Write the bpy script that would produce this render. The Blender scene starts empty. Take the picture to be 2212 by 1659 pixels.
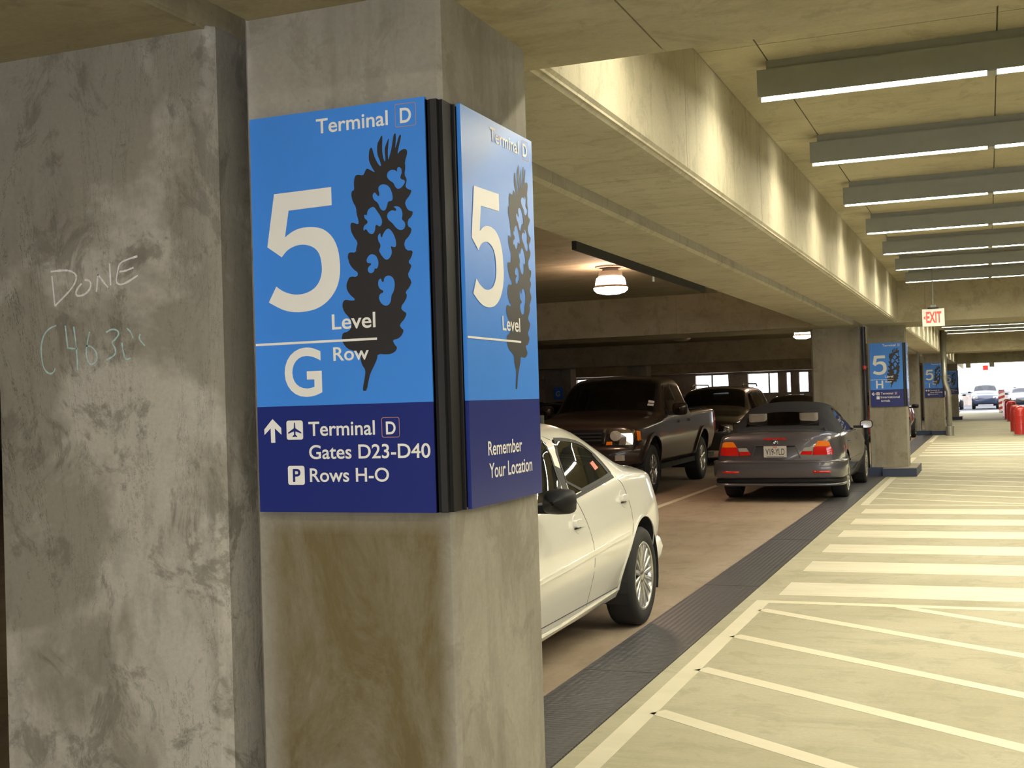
import bpy, bmesh, math, random
import numpy as np
from mathutils import Vector, Matrix
from mathutils.geometry import tessellate_polygon
from mathutils.bvhtree import BVHTree

random.seed(7)
scene = bpy.context.scene
COL = scene.collection

# ------------------------------------------------------------------ camera
F_PX, CAM_H = 2600.0, 1.5
YAW, PIT, ROL = (math.radians(a) for a in (21.6, 0.83, -1.757))


def cam_axes():
    cy, sy, cp, sp = math.cos(YAW), math.sin(YAW), math.cos(PIT), math.sin(PIT)
    f = Vector((-sy * cp, cy * cp, sp))
    rt = Vector((cy, sy, 0))
    up = rt.cross(f)
    cr, sr = math.cos(ROL), math.sin(ROL)
    return rt * cr + up * sr, rt * -sr + up * cr, f


RT, UP, FW = cam_axes()
CAM = Vector((0, 0, CAM_H))
cam_d = bpy.data.cameras.new('camera')
cam = bpy.data.objects.new('camera', cam_d)
COL.objects.link(cam)
cam_d.sensor_fit = 'HORIZONTAL'
cam_d.sensor_width = 36.0
cam_d.lens = 36.0 * F_PX / 2212.0
cam_d.clip_start, cam_d.clip_end = 0.05, 2000
cam.matrix_world = Matrix(((RT.x, UP.x, -FW.x, CAM.x), (RT.y, UP.y, -FW.y, CAM.y), (RT.z, UP.z, -FW.z, CAM.z), (0, 0, 0, 1)))
scene.camera = cam

# ------------------------------------------------------------------ world, exposure
world = bpy.data.worlds.new('world')
scene.world = world
world.use_nodes = True
bg = world.node_tree.nodes['Background']
bg.inputs[0].default_value = (0.90, 0.92, 1.0, 1)
bg.inputs[1].default_value = 3.0
vs = scene.view_settings
vs.view_transform = 'Standard'
vs.look = 'None'
vs.gamma = 1
vs.use_curve_mapping = False
vs.exposure = 0.85

FLUO_COLOR, FLUO_STRENGTH = (1.0, 0.92, 0.70), 38.0
HID_COLOR, HID_STRENGTH = (1.0, 0.66, 0.47), 36.0


def ray(x, y):
    return FW + RT * ((x - 1106) / F_PX) - UP * ((y - 829.5) / F_PX)


def on_y(p, Y):
    d = ray(*p)
    return CAM + d * (Y / d.y)


def on_x(p, X):
    d = ray(*p)
    return CAM + d * (X / d.x)


# ------------------------------------------------------------------ materials
def nodes_of(m):
    m.use_nodes = True
    nt = m.node_tree
    return nt, nt.nodes, nt.links, nt.nodes['Principled BSDF']


def mat(name, color, rough=0.5, metal=0.0, coat=0.0, emit=None, estr=0.0, spec=0.5, noise=0.0, nscale=20.0, bump=0.0):
    m = bpy.data.materials.new(name)
    nt, N, L, b = nodes_of(m)
    b.inputs['Base Color'].default_value = (*color, 1)
    b.inputs['Roughness'].default_value = rough
    b.inputs['Metallic'].default_value = metal
    b.inputs['Coat Weight'].default_value = coat
    b.inputs['Coat Roughness'].default_value = 0.04
    b.inputs['Specular IOR Level'].default_value = spec
    if emit:
        b.inputs['Emission Color'].default_value = (*emit, 1)
        b.inputs['Emission Strength'].default_value = estr
    tc = N.new('ShaderNodeTexCoord')
    n = N.new('ShaderNodeTexNoise')
    n.inputs['Scale'].default_value = nscale
    n.inputs['Detail'].default_value = 5
    L.new(tc.outputs['Object'], n.inputs['Vector'])
    r = N.new('ShaderNodeMapRange')
    r.inputs[3].default_value = max(0.0, 1 - noise)
    r.inputs[4].default_value = 1 + noise
    L.new(n.outputs['Fac'], r.inputs[0])
    mx = N.new('ShaderNodeVectorMath')
    mx.operation = 'SCALE'
    mx.inputs[0].default_value = color
    L.new(r.outputs[0], mx.inputs['Scale'])
    L.new(mx.outputs[0], b.inputs['Base Color'])
    if bump:
        bp = N.new('ShaderNodeBump')
        bp.inputs['Strength'].default_value = bump
        bp.inputs['Distance'].default_value = 0.01
        L.new(n.outputs['Fac'], bp.inputs['Height'])
        L.new(bp.outputs[0], b.inputs['Normal'])
    return m


def concrete(name, c_light, c_mid, c_dark, scale=1.0, streak=(1, 1, 0.25), pits=0.35, stain=None, lo=0.38, hi=0.62, rough=0.8, crack=0.0, blotch=0.35):
    """blotchy cast concrete: large clouds, streaks, fine grain, pits; stain = (colour, zmin, zmax, xmin, xmax, amount)"""
    m = bpy.data.materials.new(name)
    nt, N, L, b = nodes_of(m)
    tc = N.new('ShaderNodeTexCoord')

    def noise(sc, st, detail=6, rough_=0.6, dist=0.0):
        mp = N.new('ShaderNodeMapping')
        mp.inputs['Scale'].default_value = st
        L.new(tc.outputs['Object'], mp.inputs['Vector'])
        n = N.new('ShaderNodeTexNoise')
        n.inputs['Scale'].default_value = sc * scale
        n.inputs['Detail'].default_value = detail
        n.inputs['Roughness'].default_value = rough_
        n.inputs['Distortion'].default_value = dist
        L.new(mp.outputs[0], n.inputs['Vector'])
        return n.outputs['Fac']

    def rng(v, a, b_, o0=0.0, o1=1.0):
        r = N.new('ShaderNodeMapRange')
        for i, k in enumerate((a, b_, o0, o1)):
            r.inputs[i + 1].default_value = k
        L.new(v, r.inputs[0])
        return r.outputs[0]

    def mix(f, a, b_, mode='MIX'):
        mx = N.new('ShaderNodeMix')
        mx.data_type = 'RGBA'
        mx.blend_type = mode
        if isinstance(f, float):
            mx.inputs[0].default_value = f
        else:
            L.new(f, mx.inputs[0])
        for i, v in ((6, a), (7, b_)):
            if isinstance(v, tuple):
                mx.inputs[i].default_value = (*v, 1)
            else:
                L.new(v, mx.inputs[i])
        return mx.outputs[2]

    def mul(a, b_):
        q = N.new('ShaderNodeMath')
        q.operation = 'MULTIPLY'
        for i, v in ((0, a), (1, b_)):
            if isinstance(v, float):
                q.inputs[i].default_value = v
            else:
                L.new(v, q.inputs[i])
        return q.outputs[0]

    big = rng(noise(1.3, (1, 1, 1), 5, 0.6, 0.3), lo, hi)
    col = mix(big, c_mid, c_light)
    st = rng(noise(4.0, streak, 8, 0.7), 0.52, 0.72)
    col = mix(mul(st, 0.55), col, c_dark)
    med = rng(noise(5.0, (1, 1, 0.8), 10, 0.72, 0.6), 0.53, 0.60)
    col = mix(mul(med, blotch), col, c_dark)
    if stain:
        sc, z0, z1, x0, x1, amt = stain
        sep = N.new('ShaderNodeSeparateXYZ')
        L.new(tc.outputs['Object'], sep.inputs[0])
        mz = mul(rng(sep.outputs['Z'], z1 + 0.03, z1 - 0.05), rng(sep.outputs['Z'], z0 - 0.3, z0 + 0.1))
        mxx = mul(rng(sep.outputs['X'], x0 - 0.02, x0 + 0.06), rng(sep.outputs['X'], x1 + 0.015, x1 - 0.03))
        ns = rng(noise(3.4, (1, 1, 0.5), 12, 0.78, 0.6), 0.28, 0.58, 0.35, 1.0)
        col = mix(mul(mul(mul(mz, mxx), ns), amt), col, sc)
        drip = rng(noise(9.0, (1, 1, 0.12), 8, 0.75), 0.62, 0.70)
        col = mix(mul(mul(mul(mz, mxx), drip), 0.35), col, c_light)
    fine = noise(60.0, (1, 1, 1), 6, 0.7)
    col = mix(rng(fine, 0.3, 0.7, 0.0, 0.22), col, (c_dark[0] * .7, c_dark[1] * .7, c_dark[2] * .7))
    vo = N.new('ShaderNodeTexVoronoi')
    vo.inputs['Scale'].default_value = 7.0 * scale
    L.new(tc.outputs['Object'], vo.inputs['Vector'])
    pit = rng(vo.outputs['Distance'], 0.045, 0.03)
    col = mix(mul(pit, pits), col, (c_dark[0] * .35, c_dark[1] * .35, c_dark[2] * .35))
    if crack:
        ck = rng(noise(2.2, (1.0, 1.0, 0.16), 9, 0.8, 0.8), 0.4965, 0.5)
        ck2 = rng(noise(2.2, (1.0, 1.0, 0.16), 9, 0.8, 0.8), 0.5035, 0.5)
        col = mix(mul(mul(ck, ck2), crack), col, (c_dark[0] * .4, c_dark[1] * .4, c_dark[2] * .4))
    L.new(col, b.inputs['Base Color'])
    b.inputs['Roughness'].default_value = rough
    bp = N.new('ShaderNodeBump')
    bp.inputs['Strength'].default_value = 0.25
    bp.inputs['Distance'].default_value = 0.006
    L.new(fine, bp.inputs['Height'])
    L.new(bp.outputs[0], b.inputs['Normal'])
    return m


def glass_mat(name, tint, gloss=0.12):
    m = bpy.data.materials.new(name)
    m.use_nodes = True
    nt = m.node_tree
    N, L = nt.nodes, nt.links
    N.remove(N['Principled BSDF'])
    tr = N.new('ShaderNodeBsdfTransparent')
    tr.inputs[0].default_value = (*tint, 1)
    gl = N.new('ShaderNodeBsdfGlossy')
    gl.inputs['Roughness'].default_value = 0.015
    gl.inputs[0].default_value = (0.95, 0.97, 1, 1)
    fr = N.new('ShaderNodeFresnel')
    fr.inputs[0].default_value = 1.52
    ad = N.new('ShaderNodeMath')
    ad.operation = 'ADD'
    ad.use_clamp = True
    ad.inputs[1].default_value = gloss
    L.new(fr.outputs[0], ad.inputs[0])
    mx = N.new('ShaderNodeMixShader')
    L.new(ad.outputs[0], mx.inputs[0])
    L.new(tr.outputs[0], mx.inputs[1])
    L.new(gl.outputs[0], mx.inputs[2])
    L.new(mx.outputs[0], N['Material Output'].inputs[0])
    return m


def paint_worn(name, c, c_under, amount=0.5):
    m = bpy.data.materials.new(name)
    nt, N, L, b = nodes_of(m)
    tc = N.new('ShaderNodeTexCoord')
    n = N.new('ShaderNodeTexNoise')
    n.inputs['Scale'].default_value = 3.0
    n.inputs['Detail'].default_value = 10
    n.inputs['Roughness'].default_value = 0.7
    mp = N.new('ShaderNodeMapping')
    mp.inputs['Scale'].default_value = (0.5, 1.6, 1)
    L.new(tc.outputs['Object'], mp.inputs[0])
    L.new(mp.outputs[0], n.inputs[0])
    r = N.new('ShaderNodeMapRange')
    r.inputs[1].default_value, r.inputs[2].default_value = 0.45, 0.75
    r.inputs[4].default_value = amount
    L.new(n.outputs['Fac'], r.inputs[0])
    mx = N.new('ShaderNodeMix')
    mx.data_type = 'RGBA'
    mx.inputs[6].default_value = (*c, 1)
    mx.inputs[7].default_value = (*c_under, 1)
    L.new(r.outputs[0], mx.inputs[0])
    L.new(mx.outputs[2], b.inputs['Base Color'])
    b.inputs['Roughness'].default_value = 0.6
    return m


def ribbed(name, c1, c2, freq=55.0):
    m = bpy.data.materials.new(name)
    nt, N, L, b = nodes_of(m)
    tc = N.new('ShaderNodeTexCoord')
    w = N.new('ShaderNodeTexWave')
    w.bands_direction = 'Y'
    w.inputs['Scale'].default_value = freq / 6.283
    w.inputs['Distortion'].default_value = 0.4
    w2 = N.new('ShaderNodeTexWave')
    w2.bands_direction = 'X'
    w2.inputs['Scale'].default_value = 8.0
    n = N.new('ShaderNodeTexNoise')
    n.inputs['Scale'].default_value = 3.0
    n.inputs['Detail'].default_value = 8
    for t in (w, w2, n):
        L.new(tc.outputs['Object'], t.inputs['Vector'])
    mx = N.new('ShaderNodeMix')
    mx.data_type = 'RGBA'
    mx.inputs[6].default_value = (*c1, 1)
    mx.inputs[7].default_value = (*c2, 1)
    a = N.new('ShaderNodeMath')
    a.operation = 'MULTIPLY'
    L.new(w.outputs['Fac'], a.inputs[0])
    L.new(n.outputs['Fac'], a.inputs[1])
    L.new(a.outputs[0], mx.inputs[0])
    L.new(mx.outputs[2], b.inputs['Base Color'])
    ad = N.new('ShaderNodeMath')
    ad.operation = 'ADD'
    L.new(w.outputs['Fac'], ad.inputs[0])
    L.new(w2.outputs['Fac'], ad.inputs[1])
    bp = N.new('ShaderNodeBump')
    bp.inputs['Strength'].default_value = 0.5
    bp.inputs['Distance'].default_value = 0.003
    L.new(ad.outputs[0], bp.inputs['Height'])
    L.new(bp.outputs[0], b.inputs['Normal'])
    b.inputs['Roughness'].default_value = 0.42
    return m


M = {}
M['col'] = concrete('column_concrete', (.42, .395, .335), (.32, .295, .245), (.18, .16, .12), 1.0, (1.6, 1.6, 0.22), 0.25,
                    stain=((.15, .115, .045), -0.5, 1.19, -1.95, -1.385, 1.0))
M['lcol'] = concrete('pier_concrete', (.51, .48, .42), (.31, .285, .235), (.15, .135, .105), 1.1, (1.2, 1.2, 0.5), 0.3, lo=0.46, hi=0.54, crack=0.9, blotch=0.6)
M['farcol'] = concrete('far_column_concrete', (.42, .39, .31), (.33, .30, .23), (.2, .17, .12), 1.0, (1.4, 1.4, 0.25), 0.15)
M['beam'] = concrete('beam_concrete', (.55, .51, .38), (.46, .42, .30), (.27, .24, .16), 0.9, (1, 3.0, 0.2), 0.5)
M['soffit'] = concrete('soffit_concrete', (.50, .45, .30), (.41, .36, .23), (.25, .20, .12), 0.8, (0.4, 1.5, 1), 0.35)
M['slab'] = concrete('slab_concrete', (.50, .46, .32), (.42, .38, .26), (.26, .22, .14), 0.7, (0.3, 1.2, 1), 0.25)
M['floor'] = concrete('floor_concrete', (.50, .475, .35), (.43, .405, .285), (.30, .28, .19), 0.7, (0.35, 2.0, 1), 0.08)
M['bayfloor'] = concrete('bay_floor_concrete', (.40, .32, .245), (.33, .26, .19), (.21, .165, .12), 0.6, (1.6, 0.35, 1), 0.06)
M['white_paint'] = paint_worn('white_road_paint', (.70, .665, .535), (.50, .47, .35), 0.8)
M['line_paint'] = paint_worn('white_line_paint', (.70, .66, .52), (.50, .47, .34), 0.35)
M['plate'] = ribbed('joint_plate_metal', (.055, .053, .058), (.12, .115, .118))
M['navy'] = mat('navy_kerb_paint', (.035, .05, .10), 0.5, noise=.25, nscale=9)
M['housing'] = mat('light_housing_grey', (.26, .27, .245), 0.55, noise=.08)
M['lens'] = mat('lit_tube_lens', (.9, .9, .9), 0.4, emit=FLUO_COLOR, estr=FLUO_STRENGTH)
M['black'] = mat('black_trim', (.010, .010, .011), 0.5, noise=.1, spec=.25)
M['gunmetal'] = mat('grey_trim', (.03, .029, .034), 0.35, noise=.1)
M['rubber'] = mat('black_rubber', (.014, .014, .014), 0.75, noise=.25, nscale=30)
M['sign_blue'] = mat('sign_light_blue', (.060, .275, .88), 0.28, spec=.5, noise=.02)
M['sign_navy'] = mat('sign_dark_blue', (.018, .030, .20), 0.28, spec=.5, noise=.03)
M['sign_white'] = mat('sign_white', (.86, .85, .83), 0.35, noise=.02)
M['sign_dark'] = mat('sign_charcoal', (.026, .023, .025), 0.45, noise=.05)
M['sign_orange'] = mat('sign_orange_outline', (.62, .30, .16), 0.4, noise=.03)
M['chalk'] = mat('white_chalk', (.80, .76, .77), 0.9, noise=.3, nscale=90)
M['chalk_blue'] = mat('pale_blue_chalk', (.42, .60, .60), 0.9, noise=.4, nscale=90)
M['chrome'] = mat('chrome', (.75, .75, .76), 0.12, 1.0, noise=.03)
M['alloy'] = mat('silver_alloy', (.55, .55, .54), 0.25, 0.9, noise=.03)
M['darkin'] = mat('dark_cabin_cloth', (.025, .024, .022), 0.85, noise=.2)
M['tanin'] = mat('tan_seat_leather', (.20, .18, .15), 0.6, noise=.1)
M['glass'] = glass_mat('car_glass', (.30, .34, .30), 0.015)
M['dglass'] = glass_mat('tinted_car_glass', (.12, .13, .13), 0.0)
M['white_car'] = mat('white_car_paint', (.74, .73, .66), 0.28, coat=1.0, noise=.01)
M['truck_paint'] = mat('dark_brown_truck_paint', (.020, .012, .010), 0.3, coat=.55, noise=.05, spec=.35)
M['bmw_paint'] = mat('steel_grey_car_paint', (.105, .10, .118), 0.32, metal=.45, coat=1.0, noise=.04)
M['softtop'] = mat('black_canvas_top', (.010, .0105, .015), 0.9, noise=.3, nscale=120)
M['red_lens'] = mat('red_lamp_lens', (.62, .012, .008), 0.12, coat=1.0, noise=.05)
M['amber_lens'] = mat('amber_lamp_lens', (.9, .22, .01), 0.12, coat=1.0, noise=.05)
M['clear_lens'] = mat('clear_lamp_lens', (.42, .41, .38), 0.08, coat=1.0, metal=.2, noise=.12, nscale=40)
M['lamp_refl'] = mat('headlamp_reflector', (.7, .68, .65), 0.08, 1.0, noise=.25, nscale=45)
M['plate_white'] = mat('licence_plate_white', (.55, .53, .50), 0.4, noise=.06)
M['plate_ink'] = mat('licence_plate_ink', (.02, .02, .03), 0.5, noise=.02)
M['red_car'] = mat('red_car_paint', (.35, .02, .015), 0.3, coat=1.0, noise=.03)
M['black_car'] = mat('black_car_paint', (.012, .012, .014), 0.28, coat=1.0, noise=.03)
M['blue_car'] = mat('dark_blue_car_paint', (.02, .03, .06), 0.28, coat=1.0, noise=.03)
M['silver_car'] = mat('silver_car_paint', (.35, .35, .36), 0.3, metal=.5, coat=1.0, noise=.03)
M['suv_paint'] = mat('black_brown_paint', (.022, .018, .016), 0.3, coat=1.0, noise=.03)
M['steel_pipe'] = mat('galvanised_pipe', (.42, .42, .38), 0.35, .6, noise=.25, nscale=12)
M['bollard_red'] = mat('bollard_red', (.50, .035, .03), 0.3, coat=.6, noise=.1, nscale=6)
M['exit_white'] = mat('exit_sign_face', (.80, .78, .70), 0.4, emit=(1, .92, .78), estr=.08, noise=.02)
M['exit_red'] = mat('exit_sign_letters', (.8, .06, .05), 0.4, emit=(1, .07, .05), estr=.45, noise=.02)
M['cream'] = mat('cream_box', (.62, .60, .42), 0.5, noise=.05)
M['wall'] = concrete('wall_concrete', (.42, .36, .31), (.35, .29, .25), (.2, .16, .13), 0.6, (1, 1, 0.25), 0.1)
M['asphalt'] = mat('asphalt', (.035, .037, .042), 0.8, noise=.3, nscale=3)
M['hid'] = mat('lit_lamp_glass', (.9, .9, .9), 0.3, emit=HID_COLOR, estr=HID_STRENGTH)
M['hid_off'] = mat('unlit_lamp_glass', (.35, .30, .28), 0.3, noise=.08)
M['lamp_body'] = mat('lamp_body_grey', (.33, .29, .27), 0.5, noise=.1)
M['sticker'] = mat('red_sticker', (.62, .16, .12), 0.5, noise=.2, nscale=60)
M['sticker_white'] = mat('white_sticker', (.6, .6, .6), 0.5, noise=.15, nscale=80)
M['emblem_blue'] = mat('emblem_blue', (.03, .10, .35), 0.3, noise=.02)


# ------------------------------------------------------------------ mesh helpers
def obj(name, verts, faces, material, parent=None, smooth=False):
    me = bpy.data.meshes.new(name)
    me.from_pydata([tuple(v) for v in verts], [], [tuple(f) for f in faces])
    me.validate()
    me.update()
    if material is not None:
        me.materials.append(material)
    if smooth:
        me.polygons.foreach_set('use_smooth', [True] * len(me.polygons))
    o = bpy.data.objects.new(name, me)
    COL.objects.link(o)
    if parent is not None:
        o.parent = parent
    return o


class MB:
    def __init__(s):
        s.v, s.f = [], []

    def add(s, vs, fs):
        n = len(s.v)
        s.v += [tuple(v) for v in vs]
        s.f += [tuple(i + n for i in f) for f in fs]
        return s

    def box(s, x0, x1, y0, y1, z0, z1):
        return s.add([(x0, y0, z0), (x1, y0, z0), (x1, y1, z0), (x0, y1, z0), (x0, y0, z1), (x1, y0, z1), (x1, y1, z1), (x0, y1, z1)],
                     [(0, 3, 2, 1), (4, 5, 6, 7), (0, 1, 5, 4), (1, 2, 6, 5), (2, 3, 7, 6), (3, 0, 4, 7)])

    def prism(s, poly, z0, z1, fn=None):
        """poly in (a,b); fn maps (a,b,c)->xyz"""
        fn = fn or (lambda a, b, c: (a, b, c))
        n = len(poly)
        vs = [fn(a, b, z0) for a, b in poly] + [fn(a, b, z1) for a, b in poly]
        fs = [tuple(range(n - 1, -1, -1)), tuple(range(n, 2 * n))] + [(i, (i + 1) % n, (i + 1) % n + n, i + n) for i in range(n)]
        return s.add(vs, fs)

    def rbox(s, x0, x1, y0, y1, z0, z1, r, n=3):
        """box with vertical edges rounded"""
        pts = []
        for cx, cy, a0 in ((x1 - r, y1 - r, 0), (x0 + r, y1 - r, 90), (x0 + r, y0 + r, 180), (x1 - r, y0 + r, 270)):
            for k in range(n + 1):
                a = math.radians(a0 + 90 * k / n)
                pts.append((cx + r * math.cos(a), cy + r * math.sin(a)))
        return s.prism(pts, z0, z1)

    def lathe(s, prof, n=32, fn=None, closed=False):
        """prof: (r,h) around z; fn maps xyz"""
        fn = fn or (lambda x, y, z: (x, y, z))
        vs, fs = [], []
        for i in range(n):
            a = 2 * math.pi * i / n
            for r, h in prof:
                vs.append(fn(r * math.cos(a), r * math.sin(a), h))
        k = len(prof)
        for i in range(n):
            j = (i + 1) % n
            for q in range(k if closed else k - 1):
                q2 = (q + 1) % k
                fs.append((i * k + q, j * k + q, j * k + q2, i * k + q2))
        return s.add(vs, fs)

    def tube(s, pts, r, n=8, cap=True):
        pts = [Vector(p) for p in pts]
        rs = r if isinstance(r, (list, tuple)) else [r] * len(pts)
        vs, fs = [], []
        prev = None
        for i, p in enumerate(pts):
            t = (pts[min(i + 1, len(pts) - 1)] - pts[max(i - 1, 0)]).normalized()
            a = prev if prev is not None else (Vector((0, 0, 1)) if abs(t.z) < .9 else Vector((1, 0, 0)))
            u = (a - t * a.dot(t)).normalized()
            prev = u
            w = t.cross(u)
            for k in range(n):
                an = 2 * math.pi * k / n
                vs.append(p + (u * math.cos(an) + w * math.sin(an)) * rs[i])
        for i in range(len(pts) - 1):
            for k in range(n):
                fs.append((i * n + k, i * n + (k + 1) % n, (i + 1) * n + (k + 1) % n, (i + 1) * n + k))
        if cap:
            fs.append(tuple(range(n - 1, -1, -1)))
            fs.append(tuple(range((len(pts) - 1) * n, len(pts) * n)))
        return s.add(vs, fs)

    def flat(s, loops, fn):
        """filled polygon with holes; loops in (u,v)"""
        lp = [[Vector((u, v, 0)) for u, v in l] for l in loops]
        tris = tessellate_polygon(lp)
        vs = [fn(u, v) for l in loops for u, v in l]
        return s.add(vs, [tuple(t) for t in tris])

    def build(s, name, material, parent=None, smooth=False):
        return obj(name, s.v, s.f, material, parent, smooth)


def tag(o, label=None, cat=None, group=None, kind=None):
    for k, v in (('label', label), ('category', cat), ('group', group), ('kind', kind)):
        if v:
            o[k] = v
    return o


def empty(name, loc=(0, 0, 0), rz=0.0):
    o = bpy.data.objects.new(name, None)
    COL.objects.link(o)
    o.location = loc
    o.rotation_euler = (0, 0, rz)
    o.empty_display_size = 0.2
    return o


def struct(o):
    o['kind'] = 'structure'
    return o


def box_piece(name, b, material, parent=None):
    return MB().box(*b).build(name, material, parent)


def smooth_loop(pts, it=2, closed=True):
    for _ in range(it):
        q = []
        n = len(pts)
        for i in range(n if closed else n - 1):
            a, b = pts[i], pts[(i + 1) % n]
            q.append((a[0] * .75 + b[0] * .25, a[1] * .75 + b[1] * .25))
            q.append((a[0] * .25 + b[0] * .75, a[1] * .25 + b[1] * .75))
        if not closed:
            q = [pts[0]] + q + [pts[-1]]
        pts = q
    return pts


def round_rect(u0, v0, u1, v1, r, n=4):
    pts = []
    for cx, cy, a0 in ((u1 - r, v1 - r, 0), (u0 + r, v1 - r, 90), (u0 + r, v0 + r, 180), (u1 - r, v0 + r, 270)):
        for k in range(n + 1):
            a = math.radians(a0 + 90 * k / n)
            pts.append((cx + r * math.cos(a), cy + r * math.sin(a)))
    return pts


_text_cache = {}


def text_geo(body, weight=0.0):
    """outline of a word in the built-in typeface, as (verts2d, faces), bbox normalised to 0..1"""
    key = (body, weight)
    if key in _text_cache:
        return _text_cache[key]
    cu = bpy.data.curves.new('lettering', 'FONT')
    cu.body = body
    cu.offset = weight
    cu.resolution_u = 6
    o = bpy.data.objects.new('lettering_tmp', cu)
    COL.objects.link(o)
    dg = bpy.context.evaluated_depsgraph_get()
    me = bpy.data.meshes.new_from_object(o.evaluated_get(dg))
    v = np.array([x.co[:2] for x in me.vertices])
    f = [tuple(p.vertices) for p in me.polygons]
    bpy.data.objects.remove(o)
    bpy.data.curves.remove(cu)
    bpy.data.meshes.remove(me)
    lo, hi = v.min(0), v.max(0)
    v = (v - lo) / (hi - lo)
    _text_cache[key] = (v, f)
    return v, f


def text_piece(name, body, rect, fn, material, parent, weight=0.013):
    """rect (u0,v0,u1,v1) bounding box of the ink"""
    v, f = text_geo(body, weight)
    u0, v0, u1, v1 = rect
    if ' ' in body:                                   # one piece for each word: cut at the widest gap
        iv = sorted((min(v[i][0] for i in q), max(v[i][0] for i in q)) for q in f)
        hi, gap, cut = iv[0][1], 0, None
        for a, b in iv[1:]:
            if a - hi > gap:
                gap, cut = a - hi, (a + hi) / 2
            hi = max(hi, b)
        pts = [fn(u0 + a * (u1 - u0), v0 + b * (v1 - v0)) for a, b in v]
        for left in (True, False):
            fs = [q for q in f if (v[q[0]][0] < cut) == left]
            ids = sorted({i for q in fs for i in q})
            mp = {i: k for k, i in enumerate(ids)}
            o = obj(name, [pts[i] for i in ids], [tuple(mp[i] for i in q) for q in fs], material, parent)
        return o
    return obj(name, [fn(u0 + a * (u1 - u0), v0 + b * (v1 - v0)) for a, b in v], f, material, parent)


# ------------------------------------------------------------------ the setting: floor, slabs, beams, columns
SOF, SLAB = 2.63, 3.33
X_BEAM_R, X_GAP_R, X_GAP_L, X_BEAM_L = -1.39, -1.97, -2.12, -2.70
BAYS = [19.2 * j for j in range(-1, 4)]
Y_END = 61.45
X_RIGHT, X_LEFT, Y_BACK = 14.0, -42.0, -9.0

floor = struct(box_piece('floor', (-1.71, X_RIGHT, Y_BACK, 82, -0.3, 0), M['floor']))
floor_b = struct(box_piece('floor', (X_LEFT, -2.145, Y_BACK, Y_END + 1, -0.3, 0), M['bayfloor']))
floor_j = struct(box_piece('floor', (-2.145, -1.71, Y_BACK, Y_END + 1, -0.3, -0.03), M['plate']))

# metal joint cover plates
ys = [-8.9 + 3.05 * k for k in range(23)]
for a in ys:
    box_piece('joint_plate', (-2.142, -1.713, a + .004, a + 3.046, -0.03, 0.006), M['plate'], floor_j)


def marking(name, poly, m, z=0.002):
    return MB().prism(poly, 0.0, z).build(name, m, floor)


def line_seg(name, a, b, w, m=None):
    a, b = Vector(a), Vector(b)
    t = (b - a).normalized() * (w / 2)
    n = Vector((-t.y, t.x))
    return marking(name, [tuple(a - n), tuple(b - n), tuple(b + n), tuple(a + n)], m or M['line_paint'])


for base in (0.0, 19.2):
    for k in range(6):
        y0 = 9.06 + base + 1.235 * k
        marking('crosswalk_bar', [(-1.505, y0), (3.6, y0), (3.6, y0 + .62), (-1.505, y0 + .62)], M['white_paint'])
marking('edge_line', [(-1.62, -2), (-1.52, -2), (-1.52, 8.80), (-1.62, 8.80)], M['line_paint'])
marking('end_line', [(-1.52, 8.70), (3.6, 8.66), (3.6, 8.76), (-1.52, 8.80)], M['line_paint'], .0025)
for k in range(8):
    y0 = 8.42 - .943 * k
    line_seg('hatch_line', (-1.52, y0), (1.3, y0 - 2.82 * .70), .10)
line_seg('hatch_line', (-.62, 8.71), (1.3, 8.71 - 1.92 * .74), .10)
marking('edge_line', [(-1.62, 16.35), (-1.52, 16.35), (-1.52, 21.55), (-1.62, 21.55)], M['line_paint'])
marking('edge_line', [(-1.62, 24.2), (-1.52, 24.2), (-1.52, 27.8), (-1.62, 27.8)], M['line_paint'])
marking('end_line', [(-1.52, 16.35), (3.6, 16.31), (3.6, 16.41), (-1.52, 16.45)], M['line_paint'], .0025)
for k in range(10):
    y0 = 17.4 + .943 * k
    line_seg('hatch_line', (-1.5, y0), (.9, y0 - 2.4 * .42), .10)
marking('edge_line', [(-1.62, 35.6), (-1.52, 35.6), (-1.52, 40.5), (-1.62, 40.5)], M['line_paint'])
for xx in (-4.25, -7.0):
    for y0 in (12.0, 26.0):
        MB().prism([(xx - .05, y0), (xx + .05, y0), (xx + .05, y0 + 9.5), (xx - .05, y0 + 9.5)], 0, .002).build('bay_line', M['line_paint'], floor_b)

# slabs
ceil_a = struct(box_piece('ceiling', (X_BEAM_R, X_RIGHT, Y_BACK, Y_END, SLAB + .03, SLAB + .3), M['slab']))
xs = [X_BEAM_R, -1.07, 0.10, 1.32, 2.54, 3.76, X_RIGHT]
for j, base in enumerate(BAYS):
    y0, y1 = 3.85 + base, 21.3 + base
    if j in (1, 2):
        n = 7 if j == 1 else 3
        for i in range(n):
            a, b = y0 + (y1 - y0) * i / n, y0 + (y1 - y0) * (i + 1) / n
            for q in range(len(xs) - 1):
                e = .004
                box_piece('ceiling_panel', (xs[q] + e, xs[q + 1] - e, a + e, b - e, SLAB, SLAB + .03), M['slab'], ceil_a)
    else:
        box_piece('ceiling_panel', (xs[0], xs[-1], y0, y1, SLAB, SLAB + .03), M['slab'], ceil_a)
ceil_b = struct(box_piece('ceiling', (X_LEFT, X_BEAM_L, Y_BACK, Y_END, SLAB + .03, SLAB + .3), M['slab']))
for base in BAYS:
    for q in range(8):
        xa, xb = X_BEAM_L - 4.9 * (q + 1), X_BEAM_L - 4.9 * q
        box_piece('ceiling_panel', (max(xa, X_LEFT) + .004, xb - .004, 3.85 + base, 21.3 + base, SLAB, SLAB + .03), M['slab'], ceil_b)

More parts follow.
